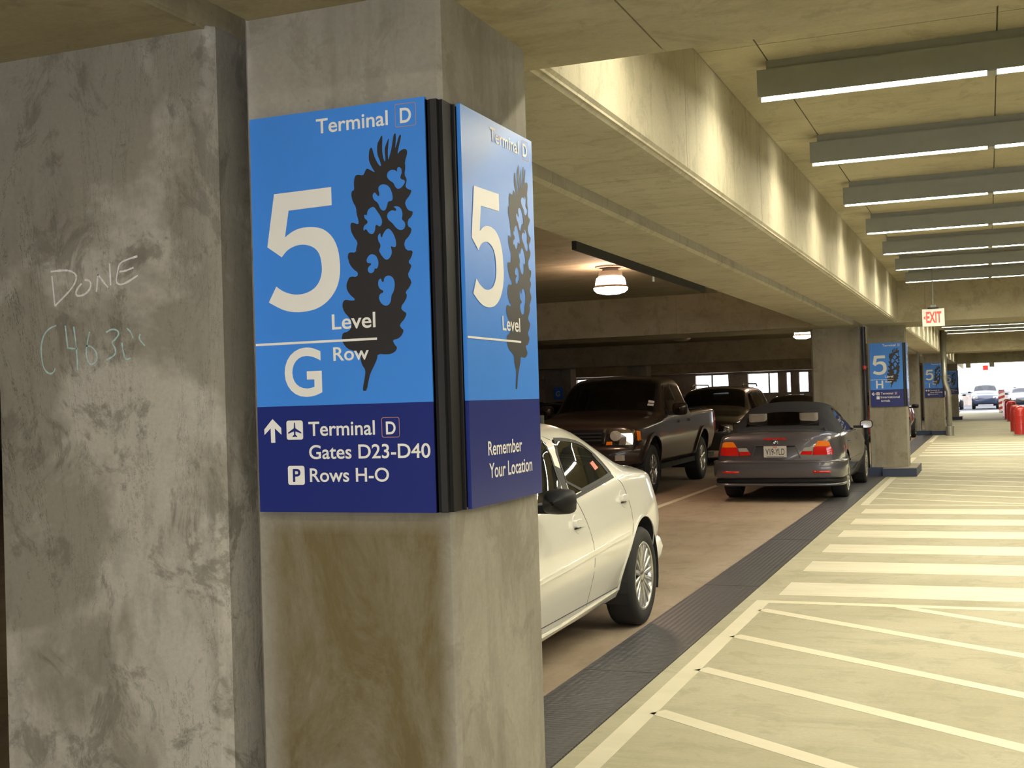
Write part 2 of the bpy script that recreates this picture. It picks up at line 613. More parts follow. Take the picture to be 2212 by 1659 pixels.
# long beams either side of the building joint
for nm, xa, xb, ch in (('beam', X_GAP_R, X_BEAM_R, .035), ('beam', X_BEAM_L, X_GAP_L, .02)):
    core = struct(box_piece(nm, (xa + .012, xb - .012, Y_BACK, Y_END, SOF + .012, SLAB + .3), M['beam']))
    for j, base in enumerate(BAYS):
        y0, y1 = 3.85 + base, 21.3 + base
        n = 8 if j == 1 else (4 if j == 2 else 1)
        for i in range(n):
            a, b = y0 + (y1 - y0) * i / n, y0 + (y1 - y0) * (i + 1) / n
            e = .003
            prof = [(xa, SOF), (xb - ch, SOF), (xb, SOF + ch), (xb, SLAB + .06), (xa, SLAB + .06)]
            MB().prism(prof, a + e, b - e, lambda x, z, y: (x, y, z)).build('beam_panel', M['beam'], core)

# cross beams
for j, base in enumerate(BAYS):
    y0, y1 = 2.1 + base, 3.85 + base
    for seg in (('r', [X_GAP_R, -0.95, .62, 2.2, 3.76, X_RIGHT]), ('l', [X_LEFT, -16, -9.6, -5.2, X_GAP_L])):
        xx = seg[1]
        core = struct(box_piece('cross_beam', (xx[0] + .002, xx[-1] - .002, y0 + .012, y1 - .012, SOF + .012, SLAB + .3), M['soffit']))
        for q in range(len(xx) - 1):
            box_piece('beam_panel', (xx[q] + .003, xx[q + 1] - .003, y0, y1, SOF, SLAB + .06), M['soffit'], core)

# unseen walls that close the garage; two are added to block daylight
struct(box_piece('wall_right', (X_RIGHT, X_RIGHT + .3, Y_BACK, Y_END, 0, SLAB + .3), M['wall']))
struct(box_piece('wall_left', (X_LEFT - .3, X_LEFT, Y_BACK, Y_END, 0, SLAB + .3), M['wall']))
struct(box_piece('wall_rear_light_block', (X_LEFT, -3.3, Y_BACK - .3, Y_BACK, 0, SLAB + .3), M['wall']))  # out of view, added to keep daylight from behind out of the hall
struct(box_piece('wall_end_sky_block', (2.7, X_RIGHT, Y_END - .3, Y_END, 0, SLAB + .3), M['wall']))  # out of view, added so bright sky doesn't reflect in the vehicle sides
# end wall of the parking hall with open windows
wb = struct(box_piece('wall_back', (X_LEFT, X_BEAM_L, Y_END - .3, Y_END, 0, 1.55), M['wall']))
box_piece('wall_panel', (X_LEFT, X_BEAM_L, Y_END - .3, Y_END, 2.52, SLAB + .3), M['wall'], wb)
for xa, xb in ((X_LEFT, -27), (-25, -20.5), (-18.5, -14.05), (-12.35, -11.35), (-9.85, -9.42), (-9.22, -8.8), (-8.35, -7.6), (-6.4, -5.4), (-4.4, X_BEAM_L)):
    box_piece('wall_panel', (xa, xb, Y_END - .3, Y_END, 1.55, 2.52), M['wall'], wb)
for xm in (-13.2, -10.3):
    box_piece('window_mullion', (xm - .04, xm + .04, Y_END - .2, Y_END - .1, 1.55, 2.52), M['housing'], wb)


def chamfer_col(name, x0, x1, y0, y1, z0, z1, c, m):
    p = [(x0 + c, y0), (x1 - c, y0), (x1, y0 + c), (x1, y1 - c), (x1 - c, y1), (x0 + c, y1), (x0, y1 - c), (x0, y0 + c)]
    return struct(MB().prism(p, z0, z1).build(name, m))


columns, piers = [], []
for j, base in enumerate(BAYS):
    near = (j == 1)
    columns.append(chamfer_col('column', -1.985, -1.357, 2.97 + base, 3.63 + base, 0, SOF + .01, .012, M['col'] if near else M['farcol']))
    piers.append(chamfer_col('column', -2.96, -2.10, 2.97 + base, 3.63 + base, 0, SOF + .01, .028, M['lcol'] if near else M['farcol']))
    if j:
        k = struct(MB().prism([(-1.76, 2.55 + base), (-1.20, 2.55 + base), (-1.20, 4.15 + base), (-1.76, 4.15 + base)], 0, .14).build('kerb', M['navy']))
        box_piece('kerb_top', (-1.755, -1.205, 2.555 + base, 4.145 + base, .14, .146), M['farcol'], k)
        MB().box(-3.0, -1.765, 2.78 + base, 3.95 + base, 0, .14).build('kerb_return', M['navy'], k)
for xx in (-11.6, -20.0):
    for base in (19.2, 38.4):
        chamfer_col('column', xx - .35, xx + .35, 2.97 + base, 3.63 + base, 0, SOF + .01, .02, M['farcol'])

# chalk marks on the pier
PIER = piers[1]


def chalk(name, strokes, scale, org, m, w):
    mb = MB()
    for st in strokes:
        pts = smooth_loop(st, 2, False) if len(st) > 2 else st
        P = [on_y((org[0] + a * scale, org[1] + b * scale), 2.97) for a, b in pts]
        n = len(P)
        vs, fs = [], []
        for i in range(n):
            t = (P[min(i + 1, n - 1)] - P[max(i - 1, 0)]).normalized()
            nn = Vector((-t.z, 0, t.x)) * (w * (.7 + .6 * random.random()) / 2)
            for sgn in (1, -1):
                q = P[i] + nn * sgn
                vs.append((q.x, 2.9693, q.z))
        for i in range(n - 1):
            fs.append((2 * i, 2 * i + 1, 2 * i + 3, 2 * i + 2))
        mb.add(vs, fs)
    return mb.build(name, m, PIER)


cs = 280 / 1548
chalk('chalk_writing', [[(290, 365), (305, 520), (325, 720)], [(275, 315), (400, 298), (500, 300), (575, 340), (585, 400), (540, 500), (440, 610), (325, 725)],
                        [(680, 415), (730, 415), (760, 460), (740, 530), (680, 590), (600, 610), (572, 580), (590, 520), (645, 455)],
                        [(822, 555), (832, 450), (838, 345)], [(838, 345), (900, 430), (960, 505)], [(978, 215), (985, 350), (990, 478)],
                        [(1310, 130), (1200, 165), (1095, 210), (1070, 330), (1055, 430), (1085, 470), (1160, 460), (1315, 360)], [(1095, 315), (1170, 305), (1265, 265)]],
      cs, (60, 530), M["chalk"], .0058)
chalk('chalk_writing', [[(340, 958), (260, 990), (190, 1070), (160, 1200), (165, 1350), (195, 1480), (260, 1540), (310, 1520), (330, 1470)],
                        [(450, 960), (465, 1100), (480, 1225)], [(470, 1222), (540, 1235), (600, 1232)], [(550, 970), (575, 1150), (590, 1320), (598, 1490)],
                        [(740, 1030), (715, 1150), (695, 1280), (720, 1400), (770, 1430), (835, 1370), (820, 1270), (760, 1205), (700, 1200)],
                        [(935, 1040), (1000, 1000), (1070, 1010), (1095, 1060), (1040, 1130), (1000, 1160), (1050, 1230), (1050, 1310), (940, 1370)],
                        [(1125, 1160), (1140, 1270), (1170, 1370), (1230, 1345)], [(1185, 990), (1230, 1030), (1260, 1110)], [(1345, 1060), (1325, 1110), (1400, 1200)]],
      cs, (60, 530), M["chalk_blue"], .0048)

# ------------------------------------------------------------------ fluorescent light rows
Y_ROWS = [6.72 + 2.1 * k for k in range(-1, 7)]
ORD = ['hidden', 'nearest', 'second', 'third', 'fourth', 'fifth', 'sixth', 'seventh']


def light_row(y, label, nlens=3):
    r = empty('fluorescent_light', (-1.13, y, SLAB))
    x1 = 1.20 * nlens
    prof = [(-.066, 3.13), (-.056, 3.13), (-.056, 3.16), (.056, 3.16), (.056, 3.13), (.066, 3.13), (.066, 3.28), (-.066, 3.28)]
    MB().prism([(u, z - SLAB) for u, z in prof], 0, x1, lambda u, z, x: (x, u, z)).build('housing', M['housing'], r)
    MB().box(.05, x1 - .05, -.05, .05, 3.28 - SLAB, 0).build('mounting_rail', M['housing'], r)
    for q in range(nlens):
        a, b = 1.2 * q + .025, 1.2 * q + 1.175
        prof = [(-.055, 3.16), (-.055, 3.134), (.055, 3.134), (.055, 3.16)]
        MB().prism([(u, z - SLAB) for u, z in prof], a, b, lambda u, z, x: (x, u, z)).build('lens', M['lens'], r)
        if q:
            MB().box(1.2 * q - .024, 1.2 * q + .024, -.0555, .0555, 3.126 - SLAB, 3.16 - SLAB).build('divider', M['housing'], r)
    tag(r, label, 'ceiling light', 'fluorescent light rows over the aisle')
    return r


for i, y in enumerate(Y_ROWS):
    if i == 0:
        light_row(y, 'lit fluorescent light row hidden above the near cross beam')
    else:
        light_row(y, ['', 'nearest and largest lit fluorescent light row on the ceiling', 'second lit fluorescent light row from the camera', 'third lit fluorescent light row from the camera',
                      'fourth lit fluorescent light row from the camera', 'fifth lit fluorescent light row from the camera', 'sixth lit fluorescent light row, crossed by the exit sign rod',
                      'seventh lit fluorescent light row, last before the far cross beam'][i])
for i in range(8):
    light_row(4.62 + 19.2 + 2.1 * i, 'lit fluorescent light row in the far bay beyond the exit sign, number %s along' % ['one', 'two', 'three', 'four', 'five', 'six', 'seven', 'eight'][i])
for i in range(4):
    light_row(4.62 + 38.4 + 4.2 * i, 'distant lit fluorescent light row above the red bollards, number %s along' % ['one', 'two', 'three', 'four'][i])
for i in range(5):
    light_row(0.12 - 2.1 * i, 'lit fluorescent light row behind the viewpoint, number %s back' % ['one', 'two', 'three', 'four', 'five'][i])

# ------------------------------------------------------------------ column signs
# front panel outline in the picture: used to turn traced picture points into panel coordinates
YF, XR = 2.93, -1.335
FX0, FX1, FZ0, FZ1 = -1.945, -1.390, 1.207, 2.330
RY0, RY1 = 3.045, 3.605
FZM = (on_y((554, 881), YF).z + on_y((935, 866), YF).z) / 2


def pf(x, y):
    p = on_y((x, y), YF)
    return (p.x - FX0, p.z - FZ0)


def pr_(x, y):
    p = on_x((x, y), XR)
    return (p.y - RY0, p.z - FZ0)


def c1(x, y): return (500 + x * 700 / 2212, 180 + y * 700 / 2212)
def c2(x, y): return (500 + x * 700 / 2212, 640 + y * 700 / 2212)
def cA(x, y): return (730 + x * 200 / 1106, 270 + y * 200 / 1106)
def cB(x, y): return (730 + x * 200 / 1106, 560 + y * 200 / 1106)
def cL(x, y): return (560 + x * 400 / 2212, 890 + y * 400 / 2212)
def cR(x, y): return (980 + x * 200 / 1106, 200 + y * 200 / 1106)


corn_out = [cA(*p) for p in [(300, 603), (315, 580), (330, 540), (350, 517), (400, 545), (447, 568), (420, 530), (385, 465), (367, 405), (375, 300), (395, 267), (410, 280), (430, 360), (465, 440), (500, 490), (520, 490), (505, 435), (468, 345), (470, 225), (500, 170), (525, 117), (533, 150), (528, 300), (540, 390), (562, 447), (570, 400), (555, 300), (575, 230), (612, 143), (605, 220), (595, 330), (602, 425), (615, 380), (640, 290), (655, 180), (665, 120), (687, 93), (695, 130), (690, 220), (682, 285), (700, 240), (725, 140), (750, 108), (755, 140), (735, 230), (708, 358), (740, 310), (790, 283), (825, 295), (830, 340), (800, 440), (808, 500), (795, 600), (822, 640), (820, 680), (805, 735), (840, 770), (885, 778), (860, 840), (800, 915), (815, 980), (850, 1025), (900, 1030), (885, 1090), (835, 1135), (835, 1210), (885, 1235), (865, 1310), (785, 1400), (815, 1500), (900, 1497), (880, 1580), (838, 1640)]]
corn_out += [cB(*p) for p in [(880, 70), (870, 110), (830, 190), (885, 265), (860, 330), (805, 395), (828, 425), (815, 480), (750, 575), (780, 620), (825, 642), (800, 710), (735, 785), (760, 825), (790, 848), (765, 910), (720, 950), (652, 965), (680, 1020), (712, 1055), (690, 1100), (640, 1130), (580, 1138), (478, 1130), (470, 1190), (440, 1260), (390, 1360), (370, 1440), (345, 1568), (315, 1575), (295, 1560), (325, 1400), (330, 1320), (290, 1265), (272, 1200), (270, 1130), (190, 1095), (115, 1070), (60, 1000), (45, 940), (60, 880), (110, 870), (160, 830), (165, 740), (130, 690), (75, 630), (52, 560), (65, 500), (95, 483), (150, 495), (205, 492), (200, 470), (150, 430), (110, 370), (100, 310), (120, 250), (145, 205), (230, 212), (245, 160), (190, 125), (140, 60), (125, 0)]]
corn_out += [cA(*p) for p in [(118, 1590), (122, 1540), (145, 1520), (215, 1525), (222, 1460), (240, 1405), (185, 1330), (155, 1260), (150, 1185), (170, 1162), (245, 1190), (250, 1150), (222, 1060), (220, 990), (180, 920), (160, 850), (165, 790), (198, 778), (190, 700), (200, 620), (228, 592)]]
holesA = [[(600, 560), (640, 532), (690, 540), (708, 563), (705, 520), (725, 500), (755, 515), (768, 560), (745, 620), (750, 645), (800, 660), (802, 690), (760, 750), (715, 767), (685, 740), (665, 690), (620, 665), (590, 630), (585, 595)],
          [(480, 760), (500, 720), (550, 705), (610, 730), (645, 800), (658, 870), (645, 908), (600, 912), (590, 960), (570, 1015), (540, 1027), (505, 1000), (480, 930), (430, 895), (413, 850), (425, 815), (445, 805), (465, 835), (490, 855), (498, 825)],
          [(355, 1020), (400, 980), (435, 980), (470, 1030), (510, 1090), (532, 1150), (520, 1200), (495, 1215), (465, 1190), (450, 1200), (445, 1260), (425, 1298), (395, 1303), (365, 1285), (345, 1250), (325, 1245), (312, 1270), (303, 1235), (320, 1195), (355, 1175), (352, 1140), (320, 1120), (312, 1080), (325, 1070), (345, 1085)],
          [(660, 975), (710, 968), (750, 990), (772, 1040), (772, 1090), (762, 1125), (800, 1160), (808, 1200), (790, 1245), (745, 1258), (700, 1235), (650, 1170), (600, 1130), (585, 1085), (605, 1040), (650, 1015), (690, 1030), (700, 1010), (685, 990)],
          [(590, 1235), (625, 1245), (665, 1300), (695, 1380), (697, 1455), (660, 1458), (630, 1445), (640, 1480), (648, 1530), (620, 1590), (585, 1613), (550, 1595), (510, 1540), (490, 1500), (510, 1455), (508, 1425), (480, 1380), (478, 1320), (510, 1285), (512, 1330), (525, 1350), (545, 1290)],
          [(342, 1620), (350, 1590), (380, 1550), (415, 1542), (455, 1560), (480, 1610), (488, 1660), (470, 1718), (442, 1712), (432, 1752), (400, 1772), (368, 1762), (356, 1730), (366, 1695), (400, 1668), (395, 1650), (352, 1650)]]
holeB = [(555, 215), (600, 192), (645, 205), (675, 250), (682, 320), (665, 390), (640, 430), (635, 500), (610, 545), (570, 557), (530, 540), (495, 490), (490, 440), (510, 410), (540, 400), (545, 375), (500, 355), (480, 310), (485, 250), (515, 225), (525, 265), (545, 280)]
CORN = [[pf(*p) for p in corn_out]] + [[pf(*cA(*p)) for p in h] for h in holesA] + [[pf(*cB(*p)) for p in holeB]]
CORN = [smooth_loop(l, 1) for l in CORN]
FIVE_PX = [(292, 758), (682, 708), (686, 832), (392, 870), (367, 1052), (420, 1012), (480, 988), (560, 982), (630, 998), (690, 1050), (727, 1130), (742, 1230), (740, 1320), (718, 1400), (670, 1475), (600, 1530), (520, 1556), (430, 1562), (350, 1545), (257, 1497), (308, 1388), (360, 1422), (430, 1442), (500, 1435), (560, 1405), (600, 1355), (618, 1290), (615, 1220), (598, 1160), (560, 1120), (500, 1102), (440, 1110), (385, 1140), (345, 1188), (247, 1120)]
FIVE = [pf(*c1(*p)) for p in FIVE_PX]


def catmull(pts, n=4):
    out = []
    for i in range(len(pts) - 1):
        p0, p1, p2, p3 = pts[max(i - 1, 0)], pts[i], pts[i + 1], pts[min(i + 2, len(pts) - 1)]
        for k in range(n):
            t = k / n
            out.append(tuple(.5 * (2 * p1[a] + (p2[a] - p0[a]) * t + (2 * p0[a] - 5 * p1[a] + 4 * p2[a] - p3[a]) * t * t + (3 * p1[a] - p0[a] - 3 * p2[a] + p3[a]) * t ** 3) for a in (0, 1)))
    return out + [pts[-1]]


FIVE = FIVE[:4] + catmull(FIVE[4:20]) + catmull(FIVE[20:34]) + FIVE[34:]


def rect_px(fp, lt, lb, rt, rb):
    """bounding rect in panel coordinates from left and right edge midpoints"""
    a, b, c, d = fp(*lt), fp(*lb), fp(*rt), fp(*rb)
    return ((a[0] + b[0]) / 2, (b[1] + d[1]) / 2, (c[0] + d[0]) / 2, (a[1] + c[1]) / 2)


R_TERM = rect_px(pf, c1(568, 252), c1(590, 352), c1(1060, 180), c1(1076, 280))
R_D = rect_px(pf, c1(1150, 172), c1(1152, 274), c1(1226, 160), c1(1228, 264))
R_DBOX = rect_px(pf, c1(1116, 142), c1(1118, 304), c1(1258, 128), c1(1262, 286))
R_LEVEL = rect_px(pf, c2(685, 128), c2(690, 230), c2(975, 103), c2(993, 212))
R_LINE = rect_px(pf, c2(158, 331), c2(160, 347), c2(995, 276), c2(995, 292))
R_ROW = rect_px(pf, c2(696, 347), c2(697, 443), c2(938, 338), c2(940, 432))
R_G = rect_px(pf, c2(365, 356), c2(365, 692), c2(618, 346), c2(618, 684))
R_T2 = rect_px(pf, cL(580, 120), cL(600, 292), cL(1370, 96), cL(1395, 270))
R_D2 = rect_px(pf, cL(1513, 116), cL(1516, 270), cL(1628, 110), cL(1632, 264))
R_DB2 = rect_px(pf, cL(1460, 66), cL(1466, 306), cL(1672, 58), cL(1682, 300))
R_GATES = rect_px(pf, cL(595, 400), cL(600, 566), cL(2045, 366), cL(2047, 546))
R_ROWS = rect_px(pf, cL(605, 676), cL(608, 838), cL(1550, 658), cL(1553, 832))
R_PLANE = rect_px(pf, cL(324, 104), cL(332, 334), cL(520, 98), cL(528, 328))
R_PBOX = rect_px(pf, cL(341, 645), cL(350, 874), cL(540, 640), cL(549, 868))
ARROW = [pf(*cL(*p)) for p in [(160, 84), (264, 190), (268, 272), (188, 196), (195, 366), (144, 368), (138, 196), (64, 276), (62, 208)]]
R_RTERM = rect_px(pr_, cR(418, 418), cR(440, 590), cR(762, 566), cR(778, 735))
R_RD = rect_px(pr_, cR(816, 614), cR(820, 768), cR(866, 622), cR(872, 774))
R_RDB = rect_px(pr_, cR(803, 566), cR(812, 797), cR(880, 590), cR(892, 826))
R_RLEVEL = rect_px(pr_, c2(1845, 143), c2(1850, 238), c2(1962, 140), c2(1973, 242))
R_RLINE = rect_px(pr_, c2(1617, 276), c2(1618, 291), c2(1974, 300), c2(1975, 314))
R_REM = rect_px(pr_, c2(1748, 990), c2(1754, 1092), c2(1975, 968), c2(1990, 1054))
R_LOC = rect_px(pr_, c2(1753, 1140), c2(1766, 1246), c2(2045, 1100), c2(2057, 1188))
five_r = rect_px(pr_, c1(1636, 700), c1(1640, 1540), c1(1818, 760), c1(1862, 1540))
FIVE_R_OFF = (pr_(*c1(1636, 1050))[0] - min(p[0] for p in FIVE), pr_(*c1(1643, 695))[1] - FIVE[0][1])
CORN_R_OFF = (pr_(*c1(1873, 1580))[0] - min(p[0] for p in CORN[0]), pr_(*c2(1950, 635))[1] - min(p[1] for p in CORN[0]))


def frame_loops(r, w, rad):
    u0, v0, u1, v1 = r
    return [round_rect(u0, v0, u1, v1, rad), round_rect(u0 + w, v0 + w, u1 - w, v1 - w, rad - w)]


def plane_icon(r):
    u0, v0, u1, v1 = r
    pts = [(.50, .90), (.53, .86), (.545, .60), (.90, .38), (.90, .31), (.55, .43), (.54, .27), (.64, .18), (.64, .13), (.52, .16), (.50, .12)]
    pts = pts + [(1 - x, y) for x, y in reversed(pts[1:-1])]
    return [(u0 + x * (u1 - u0), v0 + y * (v1 - v0)) for x, y in pts]


def column_sign(base, row, lines, arrow_dir, label, dx=0.0, rows_icon=True):
    """two-sided wayfinding sign wrapped round a column corner"""
    W, Hh = FX1 - FX0, FZ1 - FZ0
    vm = FZM - FZ0
    root = empty('column_sign', (FX1, 2.97 + base, FZ0))
    ox, oy, oz = root.location
    F = lambda u, v, d: (FX0 + u - ox, YF + base - d - oy, v)
    G = lambda u, v, d: (XR + d - ox, RY0 + u + base - oy, v)
    # ---- front panel: light blue field, navy field, thick board edges
    fr = MB().box(FX0 - ox, FX1 - ox, YF - 2.97, YF + .012 - 2.97, vm, Hh).build('front_panel', M['sign_blue'], root)
    lo = MB().box(FX0 - ox, FX1 - ox, YF - 2.97, YF + .012 - 2.97, 0, vm).build('front_lower_panel', M['sign_navy'], root)
    MB().box(FX0 - ox + .01, FX1 - ox - .004, YF + .012 - 2.97, 2.968 - 2.97, .004, Hh - .004).build('backing', M['gunmetal'], root)
    f1 = lambda u, v: F(u, v, .0007)
    f2 = lambda u, v: F(u, v, .0014)
    MB().flat(CORN, f1).build('corn_emblem', M['sign_dark'], fr)
    MB().flat([FIVE], f2).build('numeral', M['sign_white'], fr)
    text_piece('lettering', 'Terminal', R_TERM, f2, M['sign_white'], fr)
    text_piece('lettering', 'D', R_D, f2, M['sign_white'], fr, .02)
    MB().flat(frame_loops(R_DBOX, .0016, .006), f2).build('letter_frame', M['sign_orange'], fr)
    text_piece('lettering', 'Level', R_LEVEL, f2, M['sign_white'], fr)
    text_piece('lettering', 'Row', R_ROW, f2, M['sign_white'], fr)
    u0, v0, u1, v1 = R_LINE
    MB().flat([[(0.002, v0), (u1, v0), (u1, v1), (0.002, v1)]], f2).build('rule', M['sign_white'], fr)
    rg = R_G
    if row == 'I':
        rg = ((rg[0] + rg[2]) / 2 - .012, rg[1], (rg[0] + rg[2]) / 2 + .012, rg[3])
        MB().flat([[(rg[0], rg[1]), (rg[2], rg[1]), (rg[2], rg[3]), (rg[0], rg[3])]], f2).build('lettering', M['sign_white'], fr)
    else:
        text_piece('lettering', row, rg, f2, M["sign_white"], fr, .018)
    # lower field
    au = sum(p[0] for p in ARROW) / len(ARROW)
    av = sum(p[1] for p in ARROW) / len(ARROW)
    arr = ARROW if arrow_dir == 'up' else [(au - (p[1] - av), av + (p[0] - au)) for p in ARROW]
    MB().flat([arr], f1).build('arrow', M['sign_white'], lo)
    ic = MB().flat([round_rect(*R_PLANE, .007)], f1).build('icon_tile', M['sign_white'], lo)
    MB().flat([plane_icon(R_PLANE)], f2).build('airplane_pictogram', M['sign_navy'], lo)
    text_piece('lettering', 'Terminal', R_T2, f1, M['sign_white'], lo)
    text_piece('lettering', 'D', R_D2, f1, M['sign_white'], lo, .02)
    MB().flat(frame_loops(R_DB2, .0014, .006), f1).build('letter_frame', M['sign_orange'], lo)
    if rows_icon:
        text_piece('lettering', lines[0], R_GATES, f1, M['sign_white'], lo)
        text_piece('lettering', lines[1], R_ROWS, f1, M['sign_white'], lo)
        MB().flat([round_rect(*R_PBOX, .007)], f1).build('icon_tile', M['sign_white'], lo)
        a, b, c, d = R_PBOX
        text_piece('lettering', 'P', (a + (c - a) * .3, b + (d - b) * .16, a + (c - a) * .76, b + (d - b) * .84), f2, M['sign_navy'], lo, .02)
    else:
        a, b, c, d = R_GATES
        text_piece('lettering', lines[0], (a, b, a + (c - a) * .85, d), f1, M['sign_white'], lo)
        a, b, c, d = R_ROWS
        text_piece('lettering', lines[1], (a, b, a + (c - a) * .62, d), f1, M['sign_white'], lo)
        r = (R_PLANE[0], R_PLANE[1] - .072, R_PLANE[2], R_PLANE[3] - .072)
        MB().flat([round_rect(*r, .007)], f1).build('icon_tile', M['sign_white'], lo)
    # ---- right panel
    rp = MB().box(XR - .012 - ox, XR - ox, RY0 - 2.97, RY1 - 2.97, vm, Hh).build('side_panel', M['sign_blue'], root)
    rl = MB().box(XR - .012 - ox, XR - ox, RY0 - 2.97, RY1 - 2.97, 0, vm).build('side_lower_panel', M['sign_navy'], root)
    MB().box(-1.356 - ox, XR - .012 - ox, RY0 + .012 - 2.97, RY1 - .01 - 2.97, .004, Hh - .004).build('backing', M['black'], root)
    g1 = lambda u, v: G(u, v, .0007)
    g2 = lambda u, v: G(u, v, .0014)
    MB().flat([[(u + CORN_R_OFF[0], v + CORN_R_OFF[1]) for u, v in l] for l in CORN], g1).build('corn_emblem', M['sign_dark'], rp)
    MB().flat([[(u + FIVE_R_OFF[0], v + FIVE_R_OFF[1]) for u, v in FIVE]], g2).build('numeral', M['sign_white'], rp)
    text_piece('lettering', 'Terminal', R_RTERM, g2, M['sign_white'], rp)
    text_piece('lettering', 'D', R_RD, g2, M['sign_white'], rp, .02)
    MB().flat(frame_loops(R_RDB, .0016, .006), g2).build('letter_frame', M['sign_orange'], rp)
    text_piece('lettering', 'Level', R_RLEVEL, g2, M['sign_white'], rp)
    u0, v0, u1, v1 = R_RLINE
    MB().flat([[(0.002, v0), (u1, v0), (u1, v1), (0.002, v1)]], g2).build('rule', M['sign_white'], rp)
    text_piece('lettering', 'Remember', R_REM, g1, M['sign_white'], rl)
    text_piece('lettering', 'Your Location', R_LOC, g1, M['sign_white'], rl)
    # ---- black corner extrusion between the panels (stepped channel)
    ya, xb = 2.97 - 2.97, -1.356 - ox
    e = [(FX1 - ox + .001, YF + .004 - 2.97), (FX1 - ox + .001, YF + .016 - 2.97)]
    prof = [(.001, -.036), (.001, -.024), (.008, -.024), (.008, -.028), (.0305, -.028), (.0305, -.012), (.040, -.012), (.040, .052), (.046, .052), (.046, .060), (.0345, .060), (.0345, .001), (.001, .001)]
    MB().prism(prof, 0.0, Hh - .006).build('corner_trim', M['black'], root)
    MB().box(.012, .0300, -.0295, -.028, .002, Hh - .008).build('corner_trim_face', M['gunmetal'], root)
    tag(root, label, 'sign')
    return root


column_sign(0, 'G', ('Gates D23-D40', 'Rows H-O'), 'up', 'large blue level 5 row G sign wrapped round the nearest column')
column_sign(19.2, 'H', ('International', 'Arrivals'), 'left', 'blue level 5 row H sign on the column past the grey convertible', rows_icon=False)
column_sign(38.4, 'I', ('Gates D23-D40', 'Rows J-O'), 'up', 'small blue level 5 row I sign on the far column by the drain pipe')
column_sign(57.6, 'J', ('Gates D23-D40', 'Rows K-O'), 'up', 'farthest blue level 5 sign, half hidden behind the drain pipe')
# ------------------------------------------------------------------ cars
def pchip(xs, ys, x):
    xs, ys, x = np.asarray(xs, float), np.asarray(ys, float), np.asarray(x, float)
    h = np.diff(xs)
    d = np.diff(ys) / h
    m = np.zeros_like(ys)
    m[0], m[-1] = d[0], d[-1]
    for i in range(1, len(xs) - 1):
        if d[i - 1] * d[i] > 0:
            w1, w2 = 2 * h[i] + h[i - 1], h[i] + 2 * h[i - 1]
            m[i] = (w1 + w2) / (w1 / d[i - 1] + w2 / d[i])
    i = np.clip(np.searchsorted(xs, x) - 1, 0, len(xs) - 2)
    t = (x - xs[i]) / h[i]
    return ((2 * t ** 3 - 3 * t ** 2 + 1) * ys[i] + (t ** 3 - 2 * t ** 2 + t) * h[i] * m[i] + (-2 * t ** 3 + 3 * t ** 2) * ys[i + 1] + (t ** 3 - t ** 2) * h[i] * m[i + 1])


def bez(a, c, b, n):
    t = np.linspace(0, 1, n + 1)[:, None]
    return (1 - t) ** 2 * a + 2 * (1 - t) * t * c + t ** 2 * b


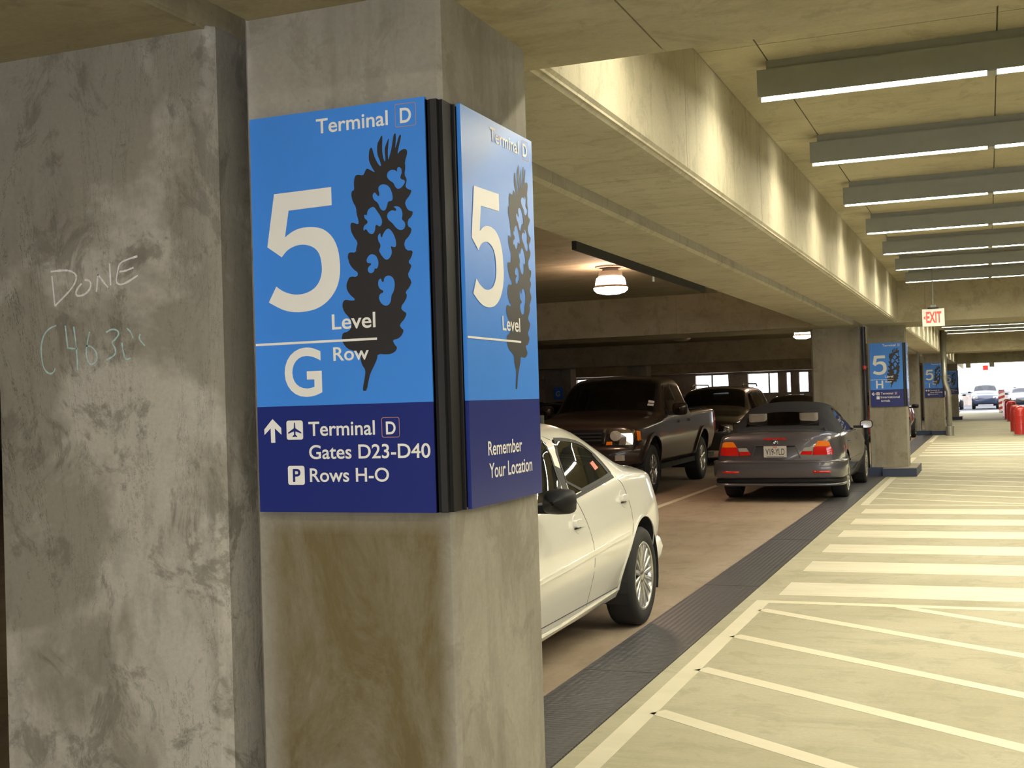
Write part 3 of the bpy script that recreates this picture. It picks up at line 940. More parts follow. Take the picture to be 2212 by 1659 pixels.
class CarBody:
    """lofted shell; local axes: +y to the rear (rear axle at 0), -y to the front, z up"""

    def __init__(s, stations, fil=(.05, .16, .035, .11), res=1.0, dy=.027):
        s.st = np.array(stations, float)
        s.fil = fil
        s.n = [max(1, int(round(k * res))) for k in (3, 3, 8, 4, 8, 3, 14, 5, 12)]
        y0, y1 = s.st[0, 0], s.st[-1, 0]
        s.ys = np.unique(np.concatenate([np.linspace(y0, y1, int((y1 - y0) / dy)), s.st[:, 0]]))
        keep = [0]
        for i in range(1, len(s.ys)):
            if s.ys[i] - s.ys[keep[-1]] > .004:
                keep.append(i)
        s.ys = s.ys[keep]
        n = s.n
        b = np.cumsum([0] + n)
        s.b = b
        s.rings = np.array([s.ring(y) for y in s.ys])            # (ny, k, 2)
        s.k = s.rings.shape[1]
        # full ring vertices: half ring on +x then mirrored back
        V = []
        for y, r in zip(s.ys, s.rings):
            for x, z in r:
                V.append((x, y, z))
            for x, z in r[-2:0:-1]:
                V.append((-x, y, z))
        s.V = np.array(V)
        s.m = 2 * s.k - 2
        s.F, s.cat = [], []
        for i in range(len(s.ys) - 1):
            for j in range(s.m):
                j2 = (j + 1) % s.m
                s.F.append((i * s.m + j, (i + 1) * s.m + j, (i + 1) * s.m + j2, i * s.m + j2))
                jj = j if j < s.k - 1 else s.m - 1 - j
                s.cat.append('bottom' if jj < b[1] else 'side' if jj < b[6] else 'gh' if jj < b[7] else 'corner' if jj < b[8] else 'top')
        caps = [tuple(range(s.m)), tuple((len(s.ys) - 1) * s.m + q for q in range(s.m - 1, -1, -1))]  # front, rear
        s.caps = caps
        s.bvh = BVHTree.FromPolygons([tuple(v) for v in s.V], s.F + caps)

    def ctrl(s, y):
        return [float(pchip(s.st[:, 0], s.st[:, c], y)) for c in range(1, 11)]

    def ring(s, y):
        zb, ws, wm, zm, wb, zbelt, wr, zr, zc, _ = s.ctrl(y)
        P = [np.array(p) for p in ((0, zb), (ws, zb), (wm, zm), (wb, zbelt), (wr, zr))]
        n = s.n
        r = list(s.fil)
        L = [np.linalg.norm(P[i + 1] - P[i]) for i in range(4)] + [wr]
        d = [min(r[i], .45 * L[i], .45 * L[i + 1]) for i in range(4)]
        a = [P[i + 1] + (P[i] - P[i + 1]) / max(L[i], 1e-6) * d[i] for i in range(4)]
        b = [P[i + 1] + (P[i + 2] - P[i + 1]) / max(L[i + 1], 1e-6) * d[i] for i in range(3)]
        crown = lambda x: zr + (zc - zr) * (1 - (x / wr) ** 2)
        xb = wr - d[3]
        b.append(np.array((xb, crown(xb))))
        out = [P[0]]
        cur = P[0]
        for i in range(4):
            ns, nf = n[2 * i], n[2 * i + 1]
            for t in range(1, ns + 1):
                out.append(cur + (a[i] - cur) * t / ns)
            out += list(bez(a[i], P[i + 1], b[i], nf)[1:])
            cur = b[i]
        for t in range(1, n[8] + 1):
            x = xb * (1 - t / n[8])
            out.append(np.array((x, crown(x))))
        return np.array(out)

    def hw(s, y, z):
        r = s.ring(float(np.clip(y, s.ys[0], s.ys[-1])))
        seg = r[s.b[1]:s.b[8] + 1]
        return float(np.interp(z, seg[:, 1], seg[:, 0]))

    def zt(s, x, y):
        r = s.ring(float(np.clip(y, s.ys[0], s.ys[-1])))
        seg = r[s.b[6]:][::-1]
        return float(np.interp(abs(x), seg[:, 0], seg[:, 1]))

    def build(s, root, regions, body_mat, arches, name='body'):
        """regions: list of (name, kind 'side'|'top', polygon, material, sides) ; arches: (y,z,R)"""
        V = s.V.copy()
        regs = []
        for nm, kd, poly, m, sd in regions:
            if sd in ('both', '+', '') or sd is None:
                regs.append((nm, kd, poly, m, 1))
            if sd in ('both', '-'):
                regs.append((nm, kd, poly, m, -1))
        for (yc, zc, R) in arches:
            poly = [(yc + R * math.cos(2 * math.pi * k / 48), zc + R * math.sin(2 * math.pi * k / 48)) for k in range(48)]
            for sg in (1, -1):
                regs.append(('wheel_arch', 'side', poly, None, sg))
        F = np.array(s.F)
        C = V[F].mean(1)
        lab = -np.ones(len(F), int)
        cat = np.array(s.cat)

        def inside(px, py, poly):
            res = np.zeros(len(px), bool)
            n = len(poly)
            for i in range(n):
                (x0, y0), (x1, y1) = poly[i], poly[(i + 1) % n]
                c = ((y0 > py) != (y1 > py)) & (px < (x1 - x0) * (py - y0) / ((y1 - y0) or 1e-9) + x0)
                res ^= c
            return res
        order = sorted(range(len(regs)), key=lambda i: 0 if regs[i][0] == 'wheel_arch' else 1)
        for ri in order:
            nm, kd, poly, m, sg = regs[ri]
            if kd == 'side':
                ok = (cat != 'top') & (C[:, 0] * sg > 0) & inside(C[:, 1], C[:, 2], poly)
                if nm != 'wheel_arch':
                    ok &= (cat != 'bottom')
            else:
                ok = np.isin(cat, ('top', 'corner')) & inside(C[:, 0], C[:, 1], poly)
                if kd == 'top+':
                    ok = np.isin(cat, ('top', 'corner', 'gh')) & inside(C[:, 0], C[:, 1], poly)
            lab[ok & (lab == -1)] = ri
        # snap shared boundary vertices on to the region outlines
        vl = {}
        for fi, f in enumerate(s.F):
            for v in f:
                vl.setdefault(v, set()).add(int(lab[fi]))
        rank = {ri: q for q, ri in enumerate(order)}

        def nearest(p, poly):
            best, bp = 1e9, None
            n = len(poly)
            for i in range(n):
                ax, ay = poly[i]
                bx, by = poly[(i + 1) % n]
                dx, dy = bx - ax, by - ay
                t = max(0, min(1, ((p[0] - ax) * dx + (p[1] - ay) * dy) / (dx * dx + dy * dy + 1e-12)))
                q = (ax + dx * t, ay + dy * t)
                dd = (q[0] - p[0]) ** 2 + (q[1] - p[1]) ** 2
                if dd < best:
                    best, bp = dd, q
            return bp, math.sqrt(best)
        for v, ls in vl.items():
            if len(ls) < 2:
                continue
            ri = min((l for l in ls if l >= 0), key=lambda l: rank[l])
            nm, kd, poly, m, sg = regs[ri]
            x, y, z = V[v]
            if kd == 'side':
                (yn, zn), dd = nearest((y, z), poly)
                if dd < .05:
                    V[v] = (math.copysign(s.hw(yn, zn), x), yn, zn)
            else:
                (xn, yn), dd = nearest((x, y), poly)
                if dd < .05:
                    V[v] = (xn, yn, s.zt(xn, yn))
        parts = {}

        def emit(nm, fl, m, extra=()):
            used = {}
            vs, fs = [], []
            for f in list(fl) + list(extra):
                g = []
                for v in f:
                    if v not in used:
                        used[v] = len(vs)
                        vs.append(tuple(V[v]))
                    g.append(used[v])
                fs.append(tuple(g))
            return obj(nm, vs, fs, m, root, smooth=True)
        body_f = [s.F[i] for i in range(len(F)) if lab[i] == -1]
        parts['body'] = emit(name, body_f, body_mat, s.caps)
        for ri, (nm, kd, poly, m, sg) in enumerate(regs):
            fl = [s.F[i] for i in range(len(F)) if lab[i] == ri]
            if m is None or not fl:
                continue
            parts.setdefault(nm, []).append(emit(nm, fl, m))
        s.V2, s.lab, s.regs = V, lab, regs
        # cabin lining: dark inner copy of the roof and pillars
        lin = [s.F[i] for i in range(len(F)) if lab[i] == -1 and cat[i] in ('gh', 'corner', 'top') and C[i, 2] > s.st[:, 6].max() + .03]
        if lin:
            used, vs, fs = {}, [], []
            zr = float(np.median(s.st[:, 6]))
            for f in lin:
                g = []
                for v in f:
                    if v not in used:
                        used[v] = len(vs)
                        x, y, z = V[v]
                        vs.append((x * .965, y, zr + (z - zr) * .955))
                    g.append(used[v])
                fs.append(tuple(g))
            obj('headliner', vs, fs, M['darkin'], root, smooth=True)
        return parts

    def strip(s, name, line, w, m, root, off=.002, closed=False, side=1):
        """thin moulding that follows a side-view line on the flank"""
        n = len(line)
        vs, fs = [], []
        for i in range(n):
            a = line[(i - 1) % n] if closed else line[max(i - 1, 0)]
            b = line[(i + 1) % n] if closed else line[min(i + 1, n - 1)]
            t = Vector((b[0] - a[0], b[1] - a[1]))
            t.normalize()
            for sg, o in ((-1, 0), (-1, 1), (1, 1), (1, 0)):
                y, z = line[i][0] - t.y * sg * w / 2, line[i][1] + t.x * sg * w / 2
                vs.append((side * (s.hw(y, z) + off * o - .001), y, z))
        for i in range(n if closed else n - 1):
            j = (i + 1) % n
            for q in range(3):
                fs.append((i * 4 + q, i * 4 + q + 1, j * 4 + q + 1, j * 4 + q))
        return obj(name, vs, fs, m, root)

    def decal(s, name, poly, view, m, root, off=.006, cuts=3, parent=None):
        """piece laid on the shell: poly given in 'side' (y,z), 'rear'/'front' (x,z) or 'top' (x,y)"""
        bm = bmesh.new()
        to3 = {'side': lambda a, b: (3, a, b), 'side-': lambda a, b: (-3, a, b), 'rear': lambda a, b: (a, 5, b), 'front': lambda a, b: (a, -9, b), 'top': lambda a, b: (a, b, 4)}[view]
        dr = {'side': Vector((-1, 0, 0)), 'side-': Vector((1, 0, 0)), 'rear': Vector((0, -1, 0)), 'front': Vector((0, 1, 0)), 'top': Vector((0, 0, -1))}[view]
        f = bm.faces.new([bm.verts.new(to3(a, b)) for a, b in poly])
        bmesh.ops.triangulate(bm, faces=[f])
        if cuts:
            bmesh.ops.subdivide_edges(bm, edges=bm.edges[:], cuts=cuts, use_grid_fill=True)
        last = None
        for v in bm.verts:
            hit = s.bvh.ray_cast(v.co, dr)
            if hit[0] is not None:
                v.co = hit[0] - dr * off
                last = v.co[:]
            elif last:
                k = [i for i in range(3) if abs(dr[i]) > .5][0]
                v.co[k] = last[k]
        r = bmesh.ops.extrude_edge_only(bm, edges=[e for e in bm.edges if e.is_boundary])
        for v in [g for g in r['geom'] if isinstance(g, bmesh.types.BMVert)]:
            v.co += dr * (off + .012)
        bmesh.ops.recalc_face_normals(bm, faces=bm.faces[:])
        me = bpy.data.meshes.new(name)
        bm.to_mesh(me)
        bm.free()
        me.materials.append(m)
        o = bpy.data.objects.new(name, me)
        COL.objects.link(o)
        o.parent = parent or root
        return o


def wheel(root, x, y, R, rim_r, width, spokes=10, style='thin', side=1, rim_mat=None):
    """tyre with a rim sub-part; x is the outer face"""
    fn = lambda a, b, h: (x - side * h, y + a, R + b)
    w = width
    prof = [(rim_r, .012), (rim_r + .012, .004), (R - .045, .0), (R - .014, .012), (R, .035), (R, w - .035), (R - .014, w - .012), (R - .045, w), (rim_r, w - .01)]
    t = MB().lathe(prof, 48, fn).build('tire', M['rubber'], root, True)
    rm = rim_mat or M['alloy']
    mb = MB()
    mb.lathe([(rim_r + .002, .010), (rim_r - .006, .004), (rim_r - .016, .010), (rim_r - .024, .045), (rim_r - .03, w * .7)], 48, fn)
    mb.lathe([(.001, .012), (.03, .013), (.042, .020), (.06, .030), (.062, .05)], 20, fn)
    for k in range(spokes):
        a = 2 * math.pi * (k + .3) / spokes
        ca, sa = math.cos(a), math.sin(a)
        w0, w1 = (.015, .013) if style == 'thin' else (.035, .045)
        r0, r1 = .045, rim_r - .012
        vs = []
        for rr, ww, h in ((r0, w0, .022), ((r0 + r1) / 2, (w0 + w1) / 2, .014), (r1, w1, .012)):
            for sg in (-1, 1):
                for hh in (h, h + .022):
                    vs.append(fn(rr * ca - sg * ww * sa, rr * sa + sg * ww * ca, hh))
        fs = []
        for q in range(2):
            o = q * 4
            fs += [(o, o + 2, o + 6, o + 4), (o + 1, o + 5, o + 7, o + 3), (o, o + 4, o + 5, o + 1), (o + 2, o + 3, o + 7, o + 6)]
        mb.add(vs, fs)
    mb.build('rim', rm, t, True)
    MB().lathe([(.001, .075), (rim_r - .03, .075), (rim_r - .03, .10), (.001, .10)], 32, fn).build('brake_disc', M['gunmetal'], t)
    return t


def wheel_well(root, y, z, R, x_out, x_in):
    for sg in (1, -1):
        mb = MB()
        n = 20
        vs, fs = [], []
        for k in range(n + 1):
            a = math.pi * (-.12 + 1.24 * k / n)
            for xx in (x_out, x_in):
                vs.append((sg * xx, y + R * math.cos(a), z + R * math.sin(a)))
        for k in range(n):
            fs.append((2 * k, 2 * k + 1, 2 * k + 3, 2 * k + 2))
        fs.append(tuple(2 * k + 1 for k in range(n + 1)))
        mb.add(vs, fs)
        mb.build('wheel_well', M['rubber'], root)


def seat(root, x, y, z, m, w=.50, back=.62, head=True):
    """y is the hinge line; occupant faces -y"""
    mb = MB()
    mb.rbox(x - w / 2, x + w / 2, y - .50, y + .02, z, z + .16, .07)
    sec = [(-.03, .10), (.09, .10), (.20, .10 + back), (.10, .12 + back)]
    pr = []
    for sx in (-1, 1):
        pr.append([(x + sx * w / 2 * (.96 if b < .3 else .86), y + a, z + b) for a, b in sec])
    mb.add(pr[0] + pr[1], [(0, 1, 2, 3), (7, 6, 5, 4), (0, 4, 5, 1), (1, 5, 6, 2), (2, 6, 7, 3), (3, 7, 4, 0)])
    s = mb.build('seat', m, root)
    if head:
        MB().rbox(x - .13, x + .13, y + .12, y + .22, z + back + .15, z + back + .33, .045).build('headrest', m, s)
    return s


def door_mirror(root, x, y, z, m, side=1, w=.19, h=.13, d=.10, base_mat=None):
    """rounded shell on a short arm; side=+1 outward along +x"""
    mb = MB()
    n, k = 16, 7
    vs, fs = [], []
    for i in range(k):
        t = i / (k - 1)
        yy = y - d * (1 - t) + d * .2
        sc = math.sqrt(max(0.02, 1 - (1 - t) ** 2.4))
        for q in range(n):
            a = 2 * math.pi * q / n
            ca, sa = math.cos(a), math.sin(a)
            rx = math.copysign(abs(ca) ** .55, ca) * w / 2 * sc
            rz = math.copysign(abs(sa) ** .55, sa) * h / 2 * sc
            vs.append((side * (x + w / 2) + side * rx, yy, z + rz))
    for i in range(k - 1):
        for q in range(n):
            fs.append((i * n + q, i * n + (q + 1) % n, (i + 1) * n + (q + 1) % n, (i + 1) * n + q))
    fs.append(tuple(range(n)))
    mb.add(vs, fs)
    o = mb.build('door_mirror', m, root, True)
    gv = [(side * (x + w / 2) + (v[0] - side * (x + w / 2)) * .86, v[1] + .002, z + (v[2] - z) * .86) for v in vs[-n:]]
    obj('mirror_glass', gv, [tuple(range(n))], M['chrome'], o)
    mb2 = MB().box(min(side * (x - .10), side * (x + .05)), max(side * (x - .10), side * (x + .05)), y - .03, y + .03, z - h * .45, z - h * .15)
    mb2.build('mirror_arm', base_mat or m, o)
    return o


def steering(root, x, y, z):
    mb = MB()
    pts = []
    for k in range(21):
        a = 2 * math.pi * k / 20
        pts.append((x + .185 * math.cos(a), y + .09 * math.sin(a), z + .165 * math.sin(a)))
    mb.tube(pts, .014, 6, False)
    mb.box(x - .17, x + .17, y - .02, y + .01, z - .03, z + .03)
    return mb.build('steering_wheel', M['darkin'], root)


# ---- the white saloon in the front row -------------------------------------------------
def white_saloon():
    root = empty('saloon_car', (-3.025, 7.73, 0))
    #      y     zb   ws   wm   zm   wb   zbelt wr   zr   zc   -
    st = [(-3.72, .32, .40, .52, .50, .48, .66, .40, .68, .70, 0), (-3.66, .24, .56, .68, .50, .62, .68, .50, .71, .74, 0),
          (-3.45, .20, .68, .82, .52, .75, .75, .60, .79, .82, 0), (-3.1, .20, .75, .88, .56, .80, .82, .63, .87, .90, 0),
          (-2.6, .20, .78, .895, .57, .83, .88, .66, .94, .97, 0), (-2.2, .20, .78, .895, .58, .84, .905, .68, .98, 1.01, 0),
          (-2.0, .20, .78, .895, .58, .835, .91, .67, 1.04, 1.09, 0), (-1.4, .21, .78, .895, .58, .83, .915, .645, 1.315, 1.375, 0),
          (-.95, .215, .78, .895, .59, .83, .935, .64, 1.338, 1.405, 0), (-.70, .22, .78, .895, .60, .825, .955, .64, 1.31, 1.378, 0),
          (-.34, .23, .78, .895, .62, .82, .985, .665, 1.20, 1.26, 0), (-.05, .25, .78, .895, .63, .81, .995, .70, 1.08, 1.13, 0),
          (.20, .27, .77, .89, .64, .80, .99, .69, 1.04, 1.07, 0), (.52, .29, .74, .86, .64, .77, .97, .65, 1.015, 1.04, 0),
          (.70, .33, .67, .79, .62, .70, .93, .57, .98, 1.005, 0), (.82, .37, .58, .68, .60, .60, .89, .48, .935, .96, 0), (.89, .42, .44, .53, .58, .47, .85, .38, .885, .905, 0)]
    B = CarBody(st)
    rear_glass = [(-1.29, .955), (-.45, 1.022), (-.44, 1.042), (-.50, 1.13), (-.60, 1.188), (-.72, 1.234), (-.95, 1.264), (-1.18, 1.274)]
    front_glass = [(-2.02, .948), (-1.405, .95), (-1.285, 1.274), (-1.42, 1.264), (-1.58, 1.21)]
    seam = [(-1.06, .30), (-1.065, .45), (-1.085, .62), (-1.15, .80), (-1.25, .935)]
    rear_door = seam[:1] + [(-.42, .30), (-.36, .42), (-.27, .65), (-.25, .80), (-.30, .93), (-.38, .99)] + seam[::-1]
    front_door = [(-2.22, .30)] + seam + [(-2.22, .89)]
    shield = [(-.68, -1.98), (.68, -1.98), (.56, -1.42), (-.56, -1.42)]
    back = [(-.60, -.55), (.60, -.55), (.64, -.06), (-.64, -.06)]
    A = [(0, .33, .385), (-2.74, .33, .385)]
    parts = B.build(root, [('rear_side_window', 'side', rear_glass, M['glass'], 'both'), ('front_side_window', 'side', front_glass, M['glass'], 'both'),
                           ('rear_door', 'side', rear_door, M['white_car'], 'both'), ('front_door', 'side', front_door, M['white_car'], 'both'),
                           ('windscreen', 'top', shield, M['glass'], None), ('rear_window', 'top', back, M['glass'], None)], M['white_car'], A)
    for nm, poly in (('window_frame', rear_glass), ('window_frame', front_glass)):
        B.strip(nm, smooth_loop(poly, 1), .022, M['black'], root, .004, True)
    B.strip('pillar_trim', [(-1.348, .94), (-1.29, 1.10), (-1.232, 1.285)], .075, M['black'], root, .003)
    B.strip('quarter_trim', [(-.475, 1.035), (-.51, 1.10), (-.575, 1.165)], .04, M['black'], root, .003)
    B.strip('belt_trim', [(-2.1, .935), (-1.30, .940), (-.8, .980), (-.44, 1.010)], .018, M['black'], root, .006)
    B.strip('side_moulding', [(-2.2, .572), (-1.6, .592), (-1.0, .618), (-.36, .648)], .026, M['white_car'], root, .010)
    B.strip('sill', [(-2.35, .222), (-1.5, .232), (-.40, .268)], .05, M['white_car'], root, .012)
    for ln in (seam, [(-.42, .31), (-.36, .42), (-.27, .65), (-.25, .80), (-.30, .93), (-.38, .99)], [(-2.22, .31), (-1.255, .31), (-.42, .31)]):
        B.strip('door_seam', catmull(ln, 4), .006, M['gunmetal'], root, .0016)
    for hy, hz in ((-1.31, .80), (-.37, .862)):
        cup = B.decal('handle_cup', [(hy + .075 * math.cos(a), hz + .055 * math.sin(a)) for a in np.linspace(0, 2 * math.pi, 20)[:-1]], 'side', M['white_car'], root, .004)
        B.decal('door_handle', round_rect(hy - .075, hz - .012, hy + .055, hz + .026, .012), 'side', M['white_car'], root, .026, 1, cup)
        B.decal('handle_gap', round_rect(hy - .07, hz - .024, hy + .03, hz - .013, .004), 'side', M['gunmetal'], root, .006, 1, cup)
    # rear lamps, bumper
    for sg in (1, -1):
        B.decal('tail_lamp', [(sg * .42, .74), (sg * .76, .74), (sg * .74, .88), (sg * .46, .90)], 'rear', M['red_lens'], root, .006)
    bp = []
    half = catmull([(0, .95), (.30, .945), (.49, .92), (.63, .865), (.73, .78), (.79, .68), (.80, .60), (.73, .52)], 3)
    bp = [(-x, y) for x, y in half[:0:-1]] + half
    nb = len(bp)
    mb = MB()
    sec = [(-.06, .34), (-.005, .34), (.014, .385), (.026, .44), (.006, .50), (-.05, .54)]
    vs, fs = [], []
    for i, (x, y) in enumerate(bp):
        a, b = bp[max(i - 1, 0)], bp[min(i + 1, nb - 1)]
        t = Vector((b[0] - a[0], b[1] - a[1])).normalized()
        for d, z in sec:
            vs.append((x - t.y * d, y + t.x * d, z))
    for i in range(nb - 1):
        for q in range(len(sec) - 1):
            fs.append((i * 6 + q, (i + 1) * 6 + q, (i + 1) * 6 + q + 1, i * 6 + q + 1))
    mb.add(vs, fs).build('rear_bumper', M['white_car'], root, True)
    for y, z, R in A:
        wheel_well(root, y, z, R, .86, .50)
        for sg in (1, -1):
            wheel(root, sg * .872, y, .322, .222, .205, 16, 'thin', sg)
    a16 = [(0 + .392 * math.cos(a), .33 + .392 * math.sin(a)) for a in np.linspace(-.15, math.pi + .12, 30)]
    B.strip('arch_lip', a16, .018, M['white_car'], root, .008)
    # cabin
    MB().box(-.74, .74, -2.0, .1, .50, .56).build('cabin_floor', M['darkin'], root)
    MB().box(-.70, .70, -.12, .16, .56, .93).build('parcel_shelf', M['darkin'], root)
    MB().rbox(-.74, .74, -2.15, -1.72, .62, .93, .08).build('dashboard', M['darkin'], root)
    for sx in (-.37, .37):
        seat(root, sx, -1.02, .56, M['darkin'], back=.52)
    seat(root, 0, -.22, .58, M['darkin'], 1.25, .36, False)
    steering(root, .37, -1.55, .86)
    B.decal('window_sticker', [(-.70, 1.065), (-.62, 1.075), (-.65, 1.12), (-.725, 1.11)], 'side', M['sticker'], root, .0035, 0)
    door_mirror(root, .90, -1.98, .985, M['black'], 1, .17, .13, .14)
    door_mirror(root, .90, -1.98, .985, M['black'], -1, .17, .13, .14)
    # nose
    for sg in (1, -1):
        B.decal('headlamp', [(sg * .38, .58), (sg * .78, .60), (sg * .76, .70), (sg * .42, .68)], 'front', M['lamp_refl'], root, .006)
    B.decal('grille', round_rect(-.32, .48, .32, .64, .06), 'front', M['black'], root, .005)
    tag(root, 'white four-door saloon car partly hidden behind the nearest sign column', 'car')
    return root


white_saloon()


# ---- the grey convertible --------------------------------------------------------------
def convertible():
    root = empty('convertible_car', (-2.76, 17.66, 0), math.pi)
    st = [(-3.50, .30, .42, .55, .48, .50, .62, .42, .64, .66, 0), (-3.42, .22, .58, .70, .48, .64, .66, .52, .69, .71, 0),
          (-3.2, .20, .70, .82, .50, .76, .72, .60, .77, .79, 0), (-2.725, .19, .76, .875, .53, .82, .80, .64, .86, .885, 0),
          (-2.2, .19, .77, .878, .55, .83, .86, .66, .92, .945, 0), (-1.95, .19, .77, .878, .56, .83, .875, .66, .95, .98, 0),
          (-1.75, .19, .77, .878, .56, .83, .88, .63, 1.03, 1.07, 0), (-1.25, .19, .77, .878, .57, .82, .89, .54, 1.29, 1.335, 0),
          (-.75, .19, .77, .878, .58, .815, .90, .53, 1.325, 1.37, 0), (-.30, .19, .77, .878, .59, .81, .905, .56, 1.285, 1.325, 0),
          (.05, .20, .77, .878, .60, .805, .91, .60, 1.16, 1.20, 0), (.36, .21, .77, .878, .60, .80, .915, .66, .985, 1.01, 0),
          (.44, .21, .765, .876, .60, .795, .915, .67, .955, .985, 0), (.65, .22, .75, .868, .60, .785, .91, .66, .95, .975, 0),
          (.80, .24, .72, .845, .59, .76, .90, .65, .94, .965, 0), (.89, .26, .70, .80, .58, .74, .885, .64, .925, .948, 0), (.925, .28, .68, .76, .57, .72, .87, .62, .91, .932, 0)]
    B = CarBody(st)
    top_cloth = [(-1.30, .93), (.42, .915), (.44, .97), (.1, 1.5), (-1.30, 1.6)]
    door_glass = [(-1.62, .915), (-.30, .925), (-.42, 1.13), (-.62, 1.26), (-1.1, 1.27), (-1.30, 1.22)]
    door = [(-2.0, .28), (-.52, .28), (-.42, .42), (-.36, .62), (-.36, .895), (-2.0, .87)]
    A = [(0, .32, .36), (-2.725, .32, .36)]
    win = [(-.46, .0), (.46, .0), (.52, .30), (-.52, .30)]
    B.build(root, [('rear_window', 'top', win, M['dglass'], None), ('side_window', 'side', door_glass, M['glass'], 'both'),
                   ('soft_top', 'side', top_cloth, M['softtop'], 'both'), ('soft_top', 'top', [(-.9, -1.30), (.9, -1.30), (.9, .42), (-.9, .42)], M['softtop'], None),
                   ('windscreen', 'top', [(-.62, -1.9), (.62, -1.9), (.53, -1.32), (-.53, -1.32)], M['glass'], None),
                   ('door', 'side', door, M['bmw_paint'], 'both')], M['bmw_paint'], A)
    wl = smooth_loop(win, 2)
    mb = MB()
    n = len(wl)
    vs, fs = [], []
    for i, (x, y) in enumerate(wl):
        for k in (1.0, 1.06):
            cx, cy = 0, .15
            xx, yy = cx + (x - cx) * k, cy + (y - cy) * (1.0 if k == 1.0 else 1.10)
            vs.append((xx, yy, B.zt(xx, yy) + .004))
    for i in range(n):
        j = (i + 1) % n
        fs.append((2 * i, 2 * j, 2 * j + 1, 2 * i + 1))
    mb.add(vs, fs).build('window_seal', M['black'], root)
    for sd in (1, -1):
        B.strip('belt_trim', [(-1.7, .90), (-.3, .915), (.38, .93)], .016, M['black'], root, .005, side=sd)
        B.strip('side_moulding', [(-2.2, .50), (-1.2, .505), (-.42, .51)], .030, M['bmw_paint'], root, .008, side=sd)
        B.strip('door_seam', [(-.40, .30), (-.35, .62), (-.35, .90)], .006, M['black'], root, .0015, side=sd)
        B.strip('arch_lip', [(.367 * math.cos(a), .32 + .367 * math.sin(a)) for a in np.linspace(-.15, math.pi + .15, 30)], .016, M['bmw_paint'], root, .007, side=sd)
        B.decal('door_handle', round_rect(-.62, .78, -.46, .81, .012), 'side' if sd > 0 else 'side-', M['bmw_paint'], root, .022, 1)
    # rear bumper wraps round the corners
    half = catmull([(0, .955), (.25, .954), (.50, .95), (.66, .94), (.77, .905), (.84, .83), (.872, .70), (.882, .55), (.885, .41)], 2)
    bp = [(-x, y) for x, y in half[:0:-1]] + half
    nb = len(bp)

    def wrap(name, sec, m, lo=0, hi=nb - 1):
        vs, fs = [], []
        k = len(sec)
        for i in range(lo, hi + 1):
            x, y = bp[i]
            a, b = bp[max(i - 1, 0)], bp[min(i + 1, nb - 1)]
            t = Vector((b[0] - a[0], b[1] - a[1])).normalized()
            for d, z in sec:
                vs.append((x - t.y * d, y + t.x * d, z))
        for i in range(hi - lo):
            for q in range(k - 1):
                fs.append((i * k + q, (i + 1) * k + q, (i + 1) * k + q + 1, i * k + q + 1))
        fs += [tuple(range(k)), tuple((hi - lo) * k + q for q in range(k - 1, -1, -1))]
        return obj(name, vs, fs, m, root, True)
    bump = wrap('rear_bumper', [(-.10, .33), (.015, .335), (.03, .36), (.035, .46), (.03, .545), (.012, .575), (-.05, .59)], M['bmw_paint'])
    wrap('rear_valance', [(-.10, .255), (.0, .258), (.004, .30), (-.01, .332)], M['black'])
    wrap('bumper_lip', [(-.10, .225), (.012, .228), (.020, .245), (.010, .262), (-.05, .264)], M['bmw_paint'])
    wrap('bumper_crease', [(.030, .548), (.037, .556), (.026, .572), (.01, .575)], M['bmw_paint'])
    for sg in (1, -1):
        lo, hi = (nb // 2 + 4, nb // 2 + 7) if sg > 0 else (nb // 2 - 7, nb // 2 - 4)
        wrap('reflector', [(.033, .405), (.042, .407), (.042, .432), (.033, .434)], M['red_lens'], lo, hi)
        B.decal('tail_lamp', [(sg * x, z) for x, z in [(.50, .645), (.765, .65), (.77, .70), (.745, .762), (.525, .762)]], 'rear', M['red_lens'], root, .010)
        B.decal('turn_lamp', [(sg * x, z) for x, z in [(.528, .764), (.744, .764), (.725, .822), (.695, .838), (.575, .838)]], 'rear', M['amber_lens'], root, .010)
        B.decal('lid_lamp', [(sg * x, z) for x, z in [(.335, .655), (.485, .648), (.50, .70), (.36, .70)]], 'rear', M['red_lens'], root, .008)
        B.decal('reverse_lamp', [(sg * x, z) for x, z in [(.36, .703), (.50, .703), (.515, .752), (.395, .752)]], 'rear', M['clear_lens'], root, .008)
        B.strip('lid_seam', [(.90, .60), (.90, .85)], .006, M['black'], root, .001, side=sg)
    # boot lid details
    B.decal('plate_recess', [(-.33, .60), (.33, .60), (.27, .775), (-.27, .775)], 'rear', M['bmw_paint'], root, -.006)
    B.decal('lid_handle', [(-.28, .777), (.28, .777), (.275, .797), (-.275, .797)], 'rear', M['bmw_paint'], root, .022)
    B.decal('lid_handle_shadow', [(-.265, .764), (.265, .764), (.272, .777), (-.272, .777)], 'rear', M['black'], root, .003)
    for sg in (1, -1):
        B.decal('recess_edge', [(sg * .268, .775), (sg * .282, .775), (sg * .345, .61), (sg * .328, .61)], 'rear', M['bmw_paint'], root, .014)
    B.decal('high_brake_lamp', [(-.16, .862), (.16, .862), (.14, .884), (-.14, .884)], 'rear', M['red_lens'], root, .004)
    yr = .945
    pl = MB().box(-.155, .155, yr, yr + .012, .622, .775).build('licence_plate', M['plate_white'], root)
    fn = lambda u, v: (-u, yr + .0128, v)
    text_piece('lettering', 'V19-YLD', (-.128, .652, .128, .742), fn, M['plate_ink'], pl, .004)
    MB().flat([round_rect(-.03, .753, .03, .768, .003)], fn).build('plate_mark', M['sticker'], pl)
    MB().flat([round_rect(-.12, .628, .12, .634, .002)], fn).build('plate_band', M['plate_ink'], pl)
    fe = lambda a, b, h: (-a, .937 + h, .828 + b)
